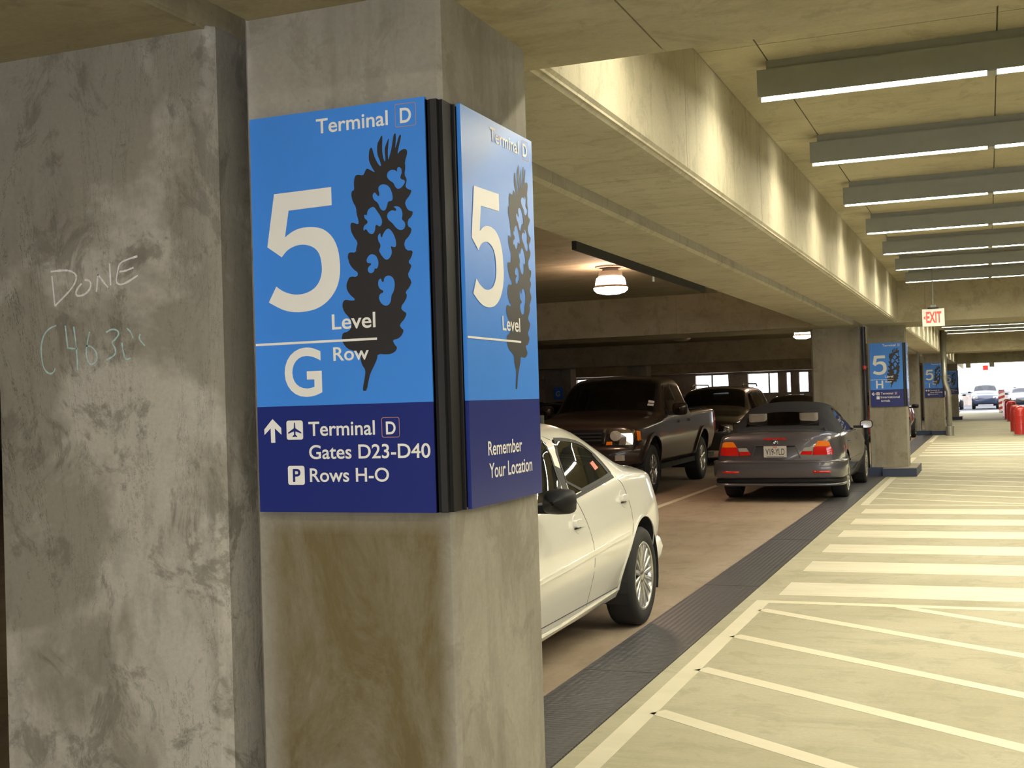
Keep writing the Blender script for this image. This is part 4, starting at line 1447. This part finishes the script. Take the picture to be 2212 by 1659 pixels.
    em = MB().lathe([(.001, .0), (.001, .008), (.037, .008), (.041, .004), (.041, -.02)], 24, fe).build('emblem', M['black'], root)
    for q in range(4):
        pts = [(0, 0)] + [(.024 * math.cos(a), .024 * math.sin(a)) for a in np.linspace(q * math.pi / 2, (q + 1) * math.pi / 2, 7)]
        MB().flat([pts], lambda u, v: fe(u, v, .0088)).build('emblem_quarter', M['emblem_blue'] if q in (1, 3) else M['sign_white'], em)
    MB().lathe([(.036, .009), (.041, .006), (.041, .0), (.036, .0)], 24, fe, True).build('emblem_ring', M['chrome'], em)
    for q in range(5):
        MB().box(-.40 - .03 * q, -.38 - .03 * q, .925, .937, .846, .864).build('badge_mark', M['chrome'], root)
    for y, z, R in A:
        wheel_well(root, y, z, R, .85, .48)
        for sg in (1, -1):
            wheel(root, sg * .868, y, .316, .222, .225, 10, 'fat', sg)
    MB().box(-.72, .72, -1.9, .2, .40, .46).build('cabin_floor', M['darkin'], root)
    MB().box(-.70, .70, .18, .36, .46, .86).build('parcel_shelf', M['darkin'], root)
    MB().rbox(-.74, .74, -1.95, -1.55, .58, .90, .08).build('dashboard', M['darkin'], root)
    for sx in (-.36, .36):
        seat(root, sx, -.85, .42, M['tanin'], .52, .56)
        seat(root, sx, -.02, .46, M['tanin'], .56, .42)
    steering(root, .36, -1.38, .86)
    MB().tube([(.25, .95, .27), (.25, .80, .27)], .034, 12).build('exhaust_tip', M['chrome'], root)
    for sd in (1, -1):
        door_mirror(root, .89, -1.62, .985, M['black'], sd, .19, .125, .13)
    tag(root, 'dark grey two-door convertible with black soft top, seen from behind', 'car')
    return root


convertible()


# ---- the dark pickup -------------------------------------------------------------------
def pickup():
    root = empty('pickup_truck', (-5.80, 21.45, 0))
    P = M['truck_paint']
    st = [(-4.36, .62, .60, .70, .75, .68, .98, .60, 1.02, 1.04, 0), (-4.30, .52, .80, .92, .75, .90, 1.02, .76, 1.08, 1.10, 0),
          (-4.0, .46, .88, .975, .80, .95, 1.06, .80, 1.14, 1.17, 0), (-3.45, .44, .90, .99, .82, .965, 1.10, .82, 1.19, 1.23, 0),
          (-2.95, .44, .91, .995, .83, .97, 1.14, .84, 1.22, 1.25, 0), (-2.75, .44, .91, .995, .83, .97, 1.155, .85, 1.26, 1.30, 0),
          (-2.15, .44, .91, .995, .84, .965, 1.18, .74, 1.73, 1.79, 0), (-1.95, .44, .91, .995, .84, .965, 1.185, .72, 1.80, 1.85, 0),
          (-1.4, .44, .91, .995, .84, .965, 1.195, .72, 1.825, 1.875, 0), (-.98, .44, .91, .995, .84, .965, 1.20, .725, 1.80, 1.845, 0),
          (-.90, .44, .91, .995, .84, .965, 1.20, .73, 1.77, 1.81, 0), (-.76, .44, .91, .995, .84, .965, 1.20, .80, 1.30, 1.31, 0), (-.72, .44, .91, .995, .84, .965, 1.20, .90, 1.245, 1.246, 0),
          (0, .46, .91, .997, .85, .97, 1.215, .92, 1.255, 1.256, 0), (.9, .50, .90, .99, .86, .965, 1.225, .92, 1.262, 1.263, 0), (1.16, .56, .86, .96, .86, .94, 1.22, .90, 1.255, 1.256, 0), (1.20, .62, .80, .91, .86, .90, 1.20, .86, 1.24, 1.241, 0)]
    B = CarBody(st, fil=(.08, .12, .05, .09), dy=.035)
    A = [(0, .42, .49), (-3.40, .42, .49)]
    g1 = [(-2.50, 1.215), (-1.58, 1.235), (-1.60, 1.70), (-2.02, 1.68)]
    g2 = [(-1.50, 1.237), (-.98, 1.245), (-1.02, 1.69), (-1.52, 1.70)]
    d1 = [(-2.72, .52), (-1.55, .52), (-1.55, 1.19), (-2.72, 1.15)]
    d2 = [(-1.54, .52), (-.80, .52), (-.80, 1.20), (-1.54, 1.192)]
    B.build(root, [('front_side_window', 'side', g1, M['dglass'], 'both'), ('rear_side_window', 'side', g2, M['dglass'], 'both'),
                   ('windscreen', 'top+', [(-.80, -2.72), (.80, -2.72), (.70, -2.12), (-.70, -2.12)], M['glass'], None),
                   ('front_door', 'side', d1, P, 'both'), ('rear_door', 'side', d2, P, 'both')], P, A)
    wl = [(-.84, -2.75), (.84, -2.75), (.735, -2.09), (-.735, -2.09)]
    vs, fs = [], []
    seg = []
    for i in range(4):
        a, b = wl[i], wl[(i + 1) % 4]
        for t in np.linspace(0, 1, 12)[:-1]:
            seg.append((a[0] + (b[0] - a[0]) * t, a[1] + (b[1] - a[1]) * t))
    for x, y in seg:
        for k in (1.0, .955):
            xx, yy = x * k, -2.42 + (y + 2.42) * (.94 if k < 1 else 1)
            vs.append((xx, yy, B.zt(xx, yy) + .006))
    n = len(seg)
    fs = [(2 * i, 2 * ((i + 1) % n), 2 * ((i + 1) % n) + 1, 2 * i + 1) for i in range(n)]
    obj('windscreen_seal', vs, fs, M['black'], root)
    for sd in (1, -1):
        for poly in (g1, g2):
            B.strip('window_frame', smooth_loop(poly, 1), .03, M['black'], root, .005, True, sd)
        B.strip('pillar_trim', [(-1.55, 1.22), (-1.56, 1.72)], .09, M['black'], root, .004, False, sd)
        for ln in ([(-1.545, .53), (-1.545, 1.20)], [(-2.72, .55), (-2.72, 1.15)], [(-.79, .50), (-.79, 1.20)]):
            B.strip('door_seam', ln, .009, M['black'], root, .0015, False, sd)
        B.strip('body_side_crease', [(-4.0, .985), (-2.5, 1.04), (-.8, 1.08), (1.1, 1.10)], .02, P, root, .006, False, sd)
        B.strip('sill_trim', [(-2.85, .46), (-.60, .46)], .07, M['black'], root, .012, False, sd)
        for yc in (0, -3.40):
            B.strip('wheel_flare', [(yc + .515 * math.cos(a), .42 + .515 * math.sin(a)) for a in np.linspace(-.05, math.pi + .05, 30)], .055, P, root, .03, False, sd)
        for hy, hz in ((-1.72, 1.09), (-.98, 1.10)):
            B.decal('door_handle', round_rect(hy - .1, hz - .02, hy + .08, hz + .02, .015), 'side' if sd > 0 else 'side-', P, root, .03, 1)
        # head lamps: clear block with amber corner
        hl = B.decal('headlamp', [(sd * x, z) for x, z in [(.50, .80), (.90, .81), (.93, 1.0), (.90, 1.04), (.56, 1.035)]], 'front', M['lamp_refl'], root, .02)
        B.decal('headlamp_bowl', [(sd * (.66 + .085 * math.cos(a)), .945 + .075 * math.sin(a)) for a in np.linspace(0, 2 * math.pi, 17)[:-1]], 'front', M['clear_lens'], root, .035, 1, hl)
        B.decal('turn_lamp', [(sd * .51, .81), (sd * .60, .815), (sd * .60, .86), (sd * .52, .86)], 'front', M['amber_lens'], root, .03, 1, hl)
        B.decal('corner_marker', [(-4.20, .86), (-4.10, .87), (-4.10, 1.0), (-4.20, 1.01)], 'side' if sd > 0 else 'side-', M['amber_lens'], root, .012)
        B.decal('headlamp_return', [(-4.27, .84), (-4.03, .85), (-4.03, .875), (-4.27, .865)], 'side' if sd > 0 else 'side-', M['lamp_refl'], root, .012)
        B.decal('tail_lamp', [(1.02, .82), (1.19, .82), (1.19, 1.19), (1.04, 1.19)], 'side' if sd > 0 else 'side-', M['red_lens'], root, .012)
        dm = door_mirror(root, 1.02, -2.36, 1.30, P, sd, .25, .21, .12, M['black'])
    B.decal('grille', [(-.44, .84), (.44, .84), (.48, 1.04), (-.48, 1.04)], 'front', M['black'], root, .012)
    for z in (.885, .935, .985):
        B.decal('grille_bar', [(-.44, z - .012), (.44, z - .012), (.44, z + .012), (-.44, z + .012)], 'front', M['gunmetal'], root, .03)
    for sg in (1, -1):
        B.decal('grille_edge', [(sg * .44, .83), (sg * .475, .83), (sg * .515, 1.05), (sg * .48, 1.05)], 'front', M['chrome'], root, .03)
    # front bumper
    bp = [(t * .985, -4.40 + .22 * abs(t) ** 4) for t in np.linspace(-1, 1, 25)]
    sec = [(.06, .50), (-.02, .48), (-.05, .56), (-.05, .72), (-.02, .79), (.08, .80)]
    vs, fs = [], []
    for x, y in bp:
        for d, z in sec:
            vs.append((x * (1 - .12 * max(0, (.62 - z) / .14)), y + d, z))
    for i in range(24):
        for q in range(5):
            fs.append((i * 6 + q, i * 6 + q + 1, (i + 1) * 6 + q + 1, (i + 1) * 6 + q))
    bmp = obj('front_bumper', vs, fs, P, root, True)
    MB().box(-.55, .55, -4.46, -4.40, .53, .60).build('bumper_slot', M['black'], bmp)
    for sg in (1, -1):
        MB().rbox(sg * .72 - .07, sg * .72 + .07, -4.445, -4.36, .58, .66, .02).build('fog_lamp', M['clear_lens'], bmp)
    # load bed hollow: rails and floor
    MB().box(-.80, .80, -.66, 1.14, 1.266, 1.272).build('bed_cover', M['black'], root)
    for y, z, R in A:
        wheel_well(root, y, z, R, .95, .50)
        for sg in (1, -1):
            wheel(root, sg * .965, y, .385, .23, .27, 6, 'fat', sg)
    # cabin
    MB().box(-.80, .80, -2.7, -.85, .60, .66).build('cabin_floor', M['darkin'], root)
    MB().rbox(-.84, .84, -2.85, -2.35, .75, 1.16, .1).build('dashboard', M['darkin'], root)
    for sx in (-.42, .42):
        seat(root, sx, -1.55, .68, M['darkin'], .56, .62)
    steering(root, .42, -2.2, 1.14)
    sm = MB().rbox(-.13, .13, -2.13, -2.10, 1.60, 1.68, .02).build('interior_mirror', M['black'], root)
    for z0, z1, m in ((1.285, 1.325, M['sticker_white']), (1.235, 1.275, M['sticker_white'])):
        vs = []
        for a, b in ((.70, 0), (.80, 0), (.80, 1), (.70, 1)):
            yy = -2.60 + (.0 if z0 < 1.26 else .055) + b * .04
            vs.append((a - .03, yy, B.zt(a - .03, yy) + .006))
        obj('window_sticker', vs, [(0, 1, 2, 3)], m, root)
    MB().tube([(-.95, -2.9, 1.2), (-.96, -2.9, 1.9)], .004, 6).build('antenna', M['black'], root)
    MB().box(-.93, .93, -4.2, 1.1, .36, .44).build('chassis', M['rubber'], root)
    tag(root, 'dark brown pickup truck facing the camera, parked left of the convertible', 'truck')
    return root


pickup()


# ---- simpler cars of the rows behind ---------------------------------------------------
def plain_car(name, loc, rz, paint, label, kind='saloon', scale=1.0, cat='car'):
    root = empty(name, loc, rz)
    if kind == 'saloon':
        st = [(-3.60, .34, .45, .55, .50, .50, .66, .42, .68, .70, 0), (-3.5, .24, .62, .74, .52, .68, .70, .55, .73, .76, 0), (-3.0, .22, .74, .86, .55, .80, .80, .62, .84, .88, 0),
              (-2.3, .22, .77, .885, .57, .83, .89, .66, .95, .99, 0), (-2.05, .22, .77, .885, .57, .83, .90, .66, 1.0, 1.05, 0), (-1.35, .22, .77, .885, .58, .82, .92, .57, 1.35, 1.41, 0),
              (-.7, .22, .77, .885, .59, .82, .94, .56, 1.37, 1.43, 0), (-.1, .23, .77, .885, .60, .81, .96, .60, 1.24, 1.29, 0), (.3, .25, .76, .88, .60, .80, .97, .66, 1.03, 1.06, 0),
              (.75, .30, .70, .84, .60, .75, .94, .62, .98, 1.01, 0), (.92, .38, .58, .72, .58, .64, .86, .52, .90, .92, 0)]
        g = [[(-1.95, .95), (-1.15, .96), (-1.1, 1.30), (-1.40, 1.28)], [(-1.07, .962), (-.28, .985), (-.35, 1.12), (-.60, 1.25), (-1.02, 1.30)]]
        sh = [(-.66, -2.0), (.66, -2.0), (.56, -1.40), (-.56, -1.40)]
        bk = [(-.54, -.45), (.54, -.45), (.60, .22), (-.60, .22)]
        R, zc, tail = .32, .33, [(.45, .68), (.78, .68), (.76, .84), (.50, .86)]
        head = [(.40, .58), (.72, .60), (.70, .70), (.44, .69)]
    else:
        st = [(-3.65, .42, .55, .66, .62, .62, .86, .54, .88, .90, 0), (-3.55, .34, .72, .84, .64, .80, .92, .66, .95, .98, 0), (-3.0, .32, .80, .91, .68, .87, 1.0, .72, 1.05, 1.09, 0),
              (-2.35, .32, .82, .93, .70, .89, 1.06, .74, 1.12, 1.16, 0), (-2.1, .32, .82, .93, .70, .885, 1.07, .74, 1.20, 1.25, 0), (-1.55, .32, .82, .93, .71, .88, 1.08, .66, 1.60, 1.66, 0),
              (-.8, .32, .82, .93, .71, .88, 1.09, .655, 1.655, 1.71, 0), (.2, .33, .82, .93, .72, .875, 1.10, .66, 1.64, 1.69, 0), (.62, .36, .80, .92, .72, .86, 1.10, .66, 1.58, 1.62, 0),
              (.86, .42, .74, .87, .72, .82, 1.08, .68, 1.18, 1.21, 0), (.95, .48, .66, .78, .70, .74, 1.02, .64, 1.06, 1.08, 0)]
        g = [[(-2.0, 1.12), (-1.20, 1.13), (-1.18, 1.54), (-1.55, 1.52)], [(-1.12, 1.13), (-.32, 1.14), (-.36, 1.56), (-1.10, 1.55)], [(-.26, 1.14), (.55, 1.16), (.42, 1.52), (-.28, 1.555)]]
        sh = [(-.74, -2.05), (.74, -2.05), (.66, -1.58), (-.66, -1.58)]
        bk = [(-.60, .66), (.60, .66), (.62, .84), (-.62, .84)]
        R, zc, tail = .36, .37, [(.62, .80), (.82, .80), (.80, 1.06), (.66, 1.08)]
        head = [(.46, .74), (.80, .76), (.78, .88), (.50, .88)]
    B = CarBody(st, res=.55, dy=.06)
    A = [(0, zc, R + .06), (-2.72, zc, R + .06)]
    B.build(root, [('side_window', 'side', p, M['dglass'], 'both') for p in g] + [('windscreen', 'top', sh, M['dglass'], None), ('rear_window', 'top', bk, M['dglass'], None)], paint, A)
    for sd in (1, -1):
        B.decal('tail_lamp', [(sd * x, z) for x, z in tail], 'rear', M['red_lens'], root, .008, 2)
        B.decal('headlamp', [(sd * x, z) for x, z in head], 'front', M['lamp_refl'], root, .008, 2)
        door_mirror(root, .93 if kind == 'suv' else .89, -1.95, 1.0 if kind == 'saloon' else 1.18, M['black'], sd, .2, .13, .12)
        for p in g:
            B.strip('window_frame', smooth_loop(p, 1), .025, M['black'], root, .004, True, sd)
    if kind == 'suv':
        for sx in (-.58, .58):
            MB().tube([(sx, -1.4, 1.70), (sx, -1.3, 1.745), (sx, .3, 1.745), (sx, .4, 1.69)], .018, 8).build('roof_rail', M['chrome'], root)
    for y in (0, -2.72):
        wheel_well(root, y, zc, R + .06, .85, .5)
        for sg in (1, -1):
            wheel(root, sg * .88, y, R, .215, .21, 7, 'fat', sg)
    MB().box(-.72, .72, -2.0, .1, .50, .56).build('cabin_floor', M['darkin'], root)
    for sx in (-.36, .36):
        seat(root, sx, -1.0, .56 if kind == 'saloon' else .72, M['darkin'], back=.55)
    root.scale = (scale,) * 3
    tag(root, label, cat)
    return root


plain_car('suv_car', (-5.75, 28.6, 0), 0, M['suv_paint'], 'dark sport utility vehicle with roof rails behind the pickup truck', 'suv', 1.0)
plain_car('saloon_car', (-5.05, 35.2, 0), 0, M['black_car'], 'black saloon car behind the convertible, beside the wide far column', 'saloon', 1.02)
plain_car('saloon_car', (-7.9, 38.6, 0), 0, M['black_car'], 'black saloon car far back under the right-hand bright window', 'saloon', 1.05)
plain_car('suv_car', (-10.4, 37.0, 0), 0, M['blue_car'], 'dark blue tall car far back under the left-hand bright window', 'suv', 1.0)
plain_car('saloon_car', (-9.3, 27.2, 0), 0, M['black_car'], 'black saloon car hidden left behind the pickup truck cab', 'saloon', 1.0)
plain_car('saloon_car', (-3.03, 39.4, 0), 0, M['red_car'], 'red saloon car just beyond the row H column', 'saloon', 1.0)
plain_car('saloon_car', (-14.2, 40.2, 0), 0, M['silver_car'], 'silver saloon car in the far left distance beside the pickup', 'saloon', 1.0)
for i in range(5):
    plain_car('suv_car' if i % 2 else 'saloon_car', (-2.6 + 2.35 * i, 91.5 + .3 * (i % 3), -.02), 0, M[('black_car', 'blue_car')[i % 2]],
              'dark car parked outdoors beyond the bright far opening, %s from the left' % ['first', 'second', 'third', 'fourth', 'fifth'][i], 'suv' if i % 2 else 'saloon')
# ------------------------------------------------------------------ parking hall lamps
def hall_lamp(x, y, label, lit=True):
    r = empty('bay_lamp', (x, y, SLAB))
    MB().lathe([(.001, 0), (.21, 0), (.21, -.02), (.11, -.03), (.11, -.075), (.001, -.075)], 28).build('ceiling_plate', M['lamp_body'], r)
    MB().lathe([(.105, -.07), (.16, -.075), (.165, -.13), (.175, -.15), (.001, -.15)], 28).build('ballast_housing', M['lamp_body'], r, True)
    b = MB().lathe([(.165, -.145), (.195, -.17), (.205, -.21), (.212, -.245), (.215, -.27), (.238, -.30), (.232, -.33), (.19, -.365), (.11, -.385), (.001, -.39)], 36).build('prism_lens', M['hid'] if lit else M['hid_off'], r, True)
    MB().lathe([(.2165, -.262), (.222, -.272), (.241, -.298), (.236, -.304), (.2175, -.28)], 36, None, True).build('lens_ring', M['lamp_body'], r, True)
    tag(r, label, 'ceiling lamp')
    return r


hall_lamp(-4.82, 16.0, 'round lit ceiling lamp hanging above the pickup truck')
hall_lamp(-4.62, 33.0, 'small far lit ceiling lamp beside the wide far column')
hall_lamp(-7.45, 31.0, 'unlit ceiling lamp behind the dark cross beam', False)
hall_lamp(-12.0, 50.0, 'far lit ceiling lamp deep in the parking hall')

# black rubber strip along the lower edge of the left beam with a hook
s = MB().box(-2.735, -2.70, 8.15, 12.35, 2.57, 2.632).build('rubber_strip', M['rubber'])
tag(s, 'long black rubber strip hanging along the beam edge near the lamp', 'strip')
hk = MB().tube([(-2.745, 10.45, 2.64), (-2.752, 10.45, 2.60), (-2.752, 10.45, 2.53)], .012, 8).build('wall_hook', M['sign_white'])
tag(hk, 'small white hook clipped over the black rubber strip', 'hook')

# ------------------------------------------------------------------ exit sign
ex = empty('exit_sign', (-.715, 18.5, SLAB))
MB().tube([(0, 0, 0), (0, 0, 2.685 - SLAB)], .009, 8).build('hanger_rod', M['housing'], ex)
MB().rbox(-.075, .075, -.05, .05, 2.655 - SLAB, 2.675 - SLAB, .01).build('canopy', M['black'], ex)
MB().rbox(-.04, .04, -.035, .035, 2.675 - SLAB, 2.71 - SLAB, .01).build('canopy_box', M['housing'], ex)
fc = MB().box(-.152, .152, -.028, .028, 2.405 - SLAB, 2.655 - SLAB).build('sign_box', M['exit_white'], ex)
fe_ = lambda u, v: (u, -.0288, v + 2.53 - SLAB)
text_piece('lettering', 'EXIT', (-.098, -.078, .112, .085), fe_, M['exit_red'], fc, .03)
MB().flat([[(-.135, .0), (-.108, .032), (-.108, -.032)]], fe_).build('arrow', M['exit_red'], fc)
tag(ex, 'hanging white exit sign with red letters and left arrow', 'exit sign')

# far red exit sign and two cream boxes under the last cross beam
o = MB().box(-.235, -.005, 59.80, 59.86, 2.27, 2.50).build('exit_sign', M['exit_red'])
tag(o, 'tiny red exit sign hanging in front of the bright far opening', 'exit sign')
MB().tube([(-.12, 59.83, 2.50), (-.12, 59.83, 2.63)], .01, 6).build('hanger_rod', M['housing'], o)
for xx, lb in ((-.86, 'cream box hanging under the last cross beam, left of the far red exit sign'), (.16, 'cream box hanging under the last cross beam, right of the far red exit sign')):
    o = MB().rbox(xx - .11, xx + .11, 59.75, 59.88, 2.41, 2.63, .02).build('hanging_box', M['cream'])
    tag(o, lb, 'box')

# ------------------------------------------------------------------ pipes
def pipe(name, pts, r, label, collars=(), base=None, m=None):
    root = empty(name, pts[0])
    p0 = Vector(pts[0])
    MB().tube([Vector(p) - p0 for p in pts], r, 14).build('pipe', m or M['steel_pipe'], root, True)
    for c in collars:
        c = Vector(c) - p0
        MB().tube([c - Vector((0, 0, .035)), c + Vector((0, 0, .035))], r * 1.22, 14).build('collar', m or M['steel_pipe'], root)
    if base:
        MB().tube([(0, 0, 0), (0, 0, base)], r * 1.5, 16).build('base_sleeve', m or M['steel_pipe'], root)
    tag(root, label, 'pipe')
    return root


pipe('drain_pipe', [(-1.19, 40.38, 0), (-1.19, 40.38, 1.30), (-1.20, 40.38, 1.40), (-1.285, 40.38, 1.66), (-1.295, 40.38, 1.76), (-1.295, 40.38, 3.33)], .085,
     'galvanised drain pipe with an offset bend in front of the row I column', [(-1.19, 40.38, 1.26), (-1.295, 40.38, 1.84)], .30)
pipe('conduit_pipe', [(-2.035, 22.12, .14), (-2.035, 22.12, 2.63)], .035, 'thin dark vertical pipe in the gap beside the row H sign', [(-2.035, 22.12, 1.0), (-2.035, 22.12, 1.85)], None, M['gunmetal'])
vb = MB().lathe([(.001, 0), (.03, 0), (.035, .03), (.03, .07), (.001, .08)], 14, lambda x, y, z: (x - 2.03, y + 22.06, z + 1.87)).build('valve_cap', M['bollard_red'], None, True)
tag(vb, 'small red valve cap on the thin pipe beside the row H sign', 'valve')

# ------------------------------------------------------------------ red bollards, striped post
for i, (x, y) in enumerate(((.86, 39.6), (.80, 42.6), (.86, 55.2), (.80, 59.0), (.78, 63.0))):
    r = empty('bollard', (x, y, 0))
    prof = [(.19, 0), (.19, .70), (.183, .76), (.16, .82), (.12, .86), (.06, .885), (.001, .89)]
    MB().lathe(prof, 28).build('post_cover', M['bollard_red'], r, True)
    MB().lathe([(.21, 0), (.21, .02), (.19, .03)], 28).build('base_ring', M['housing'], r)
    for z in (.35, .58):
        MB().lathe([(.1905, z), (.193, z + .005), (.193, z + .03), (.1905, z + .035)], 28).build('band', M['bollard_red'], r, True)
    tag(r, '%s red domed bollard along the right of the aisle' % ['nearest', 'second', 'third', 'fourth', 'farthest'][i], 'bollard', 'red bollards along the aisle')
r = empty('striped_post', (.66, 75.0, 0))
for k in range(8):
    MB().prism([(-.17, .15 * k), (.17, .15 * k + .12), (.17, .15 * k + .27), (-.17, .15 * k + .15)], -.05, .05, lambda u, v, w: (u, w, v)).build('stripe', M['bollard_red'] if k % 2 else M['sign_white'], r)
MB().box(-.17, .17, .051, .06, 0, 1.33).build('post_board', M['housing'], r)
tag(r, 'red and white striped warning post at the end of the bollards', 'post')

# ------------------------------------------------------------------ small far sign in the hall
o = empty('hall_sign', (-14.78, 41.98, 1.53))
MB().box(-.17, .17, -.02, .0, 0, .44).build('panel', M['sign_blue'], o)
text_piece('lettering', 'G', (-.10, .10, .06, .30), lambda u, v: (u, -.0205, v), M['sign_white'], o, .02)
tag(o, 'small distant blue row sign seen left of the pickup roof', 'sign')
struct(MB().box(-15.3, -14.3, 42.0, 42.6, 0, SOF + .01).build('column', M['farcol']))

# ------------------------------------------------------------------ outdoors beyond the far opening
g = MB().box(-60, 60, 82, 400, -.32, -.02).build('ground', M['asphalt'])
struct(g)
k = struct(MB().box(-40, 40, 108, 108.3, -.02, .85).build('wall_far', M['wall']))
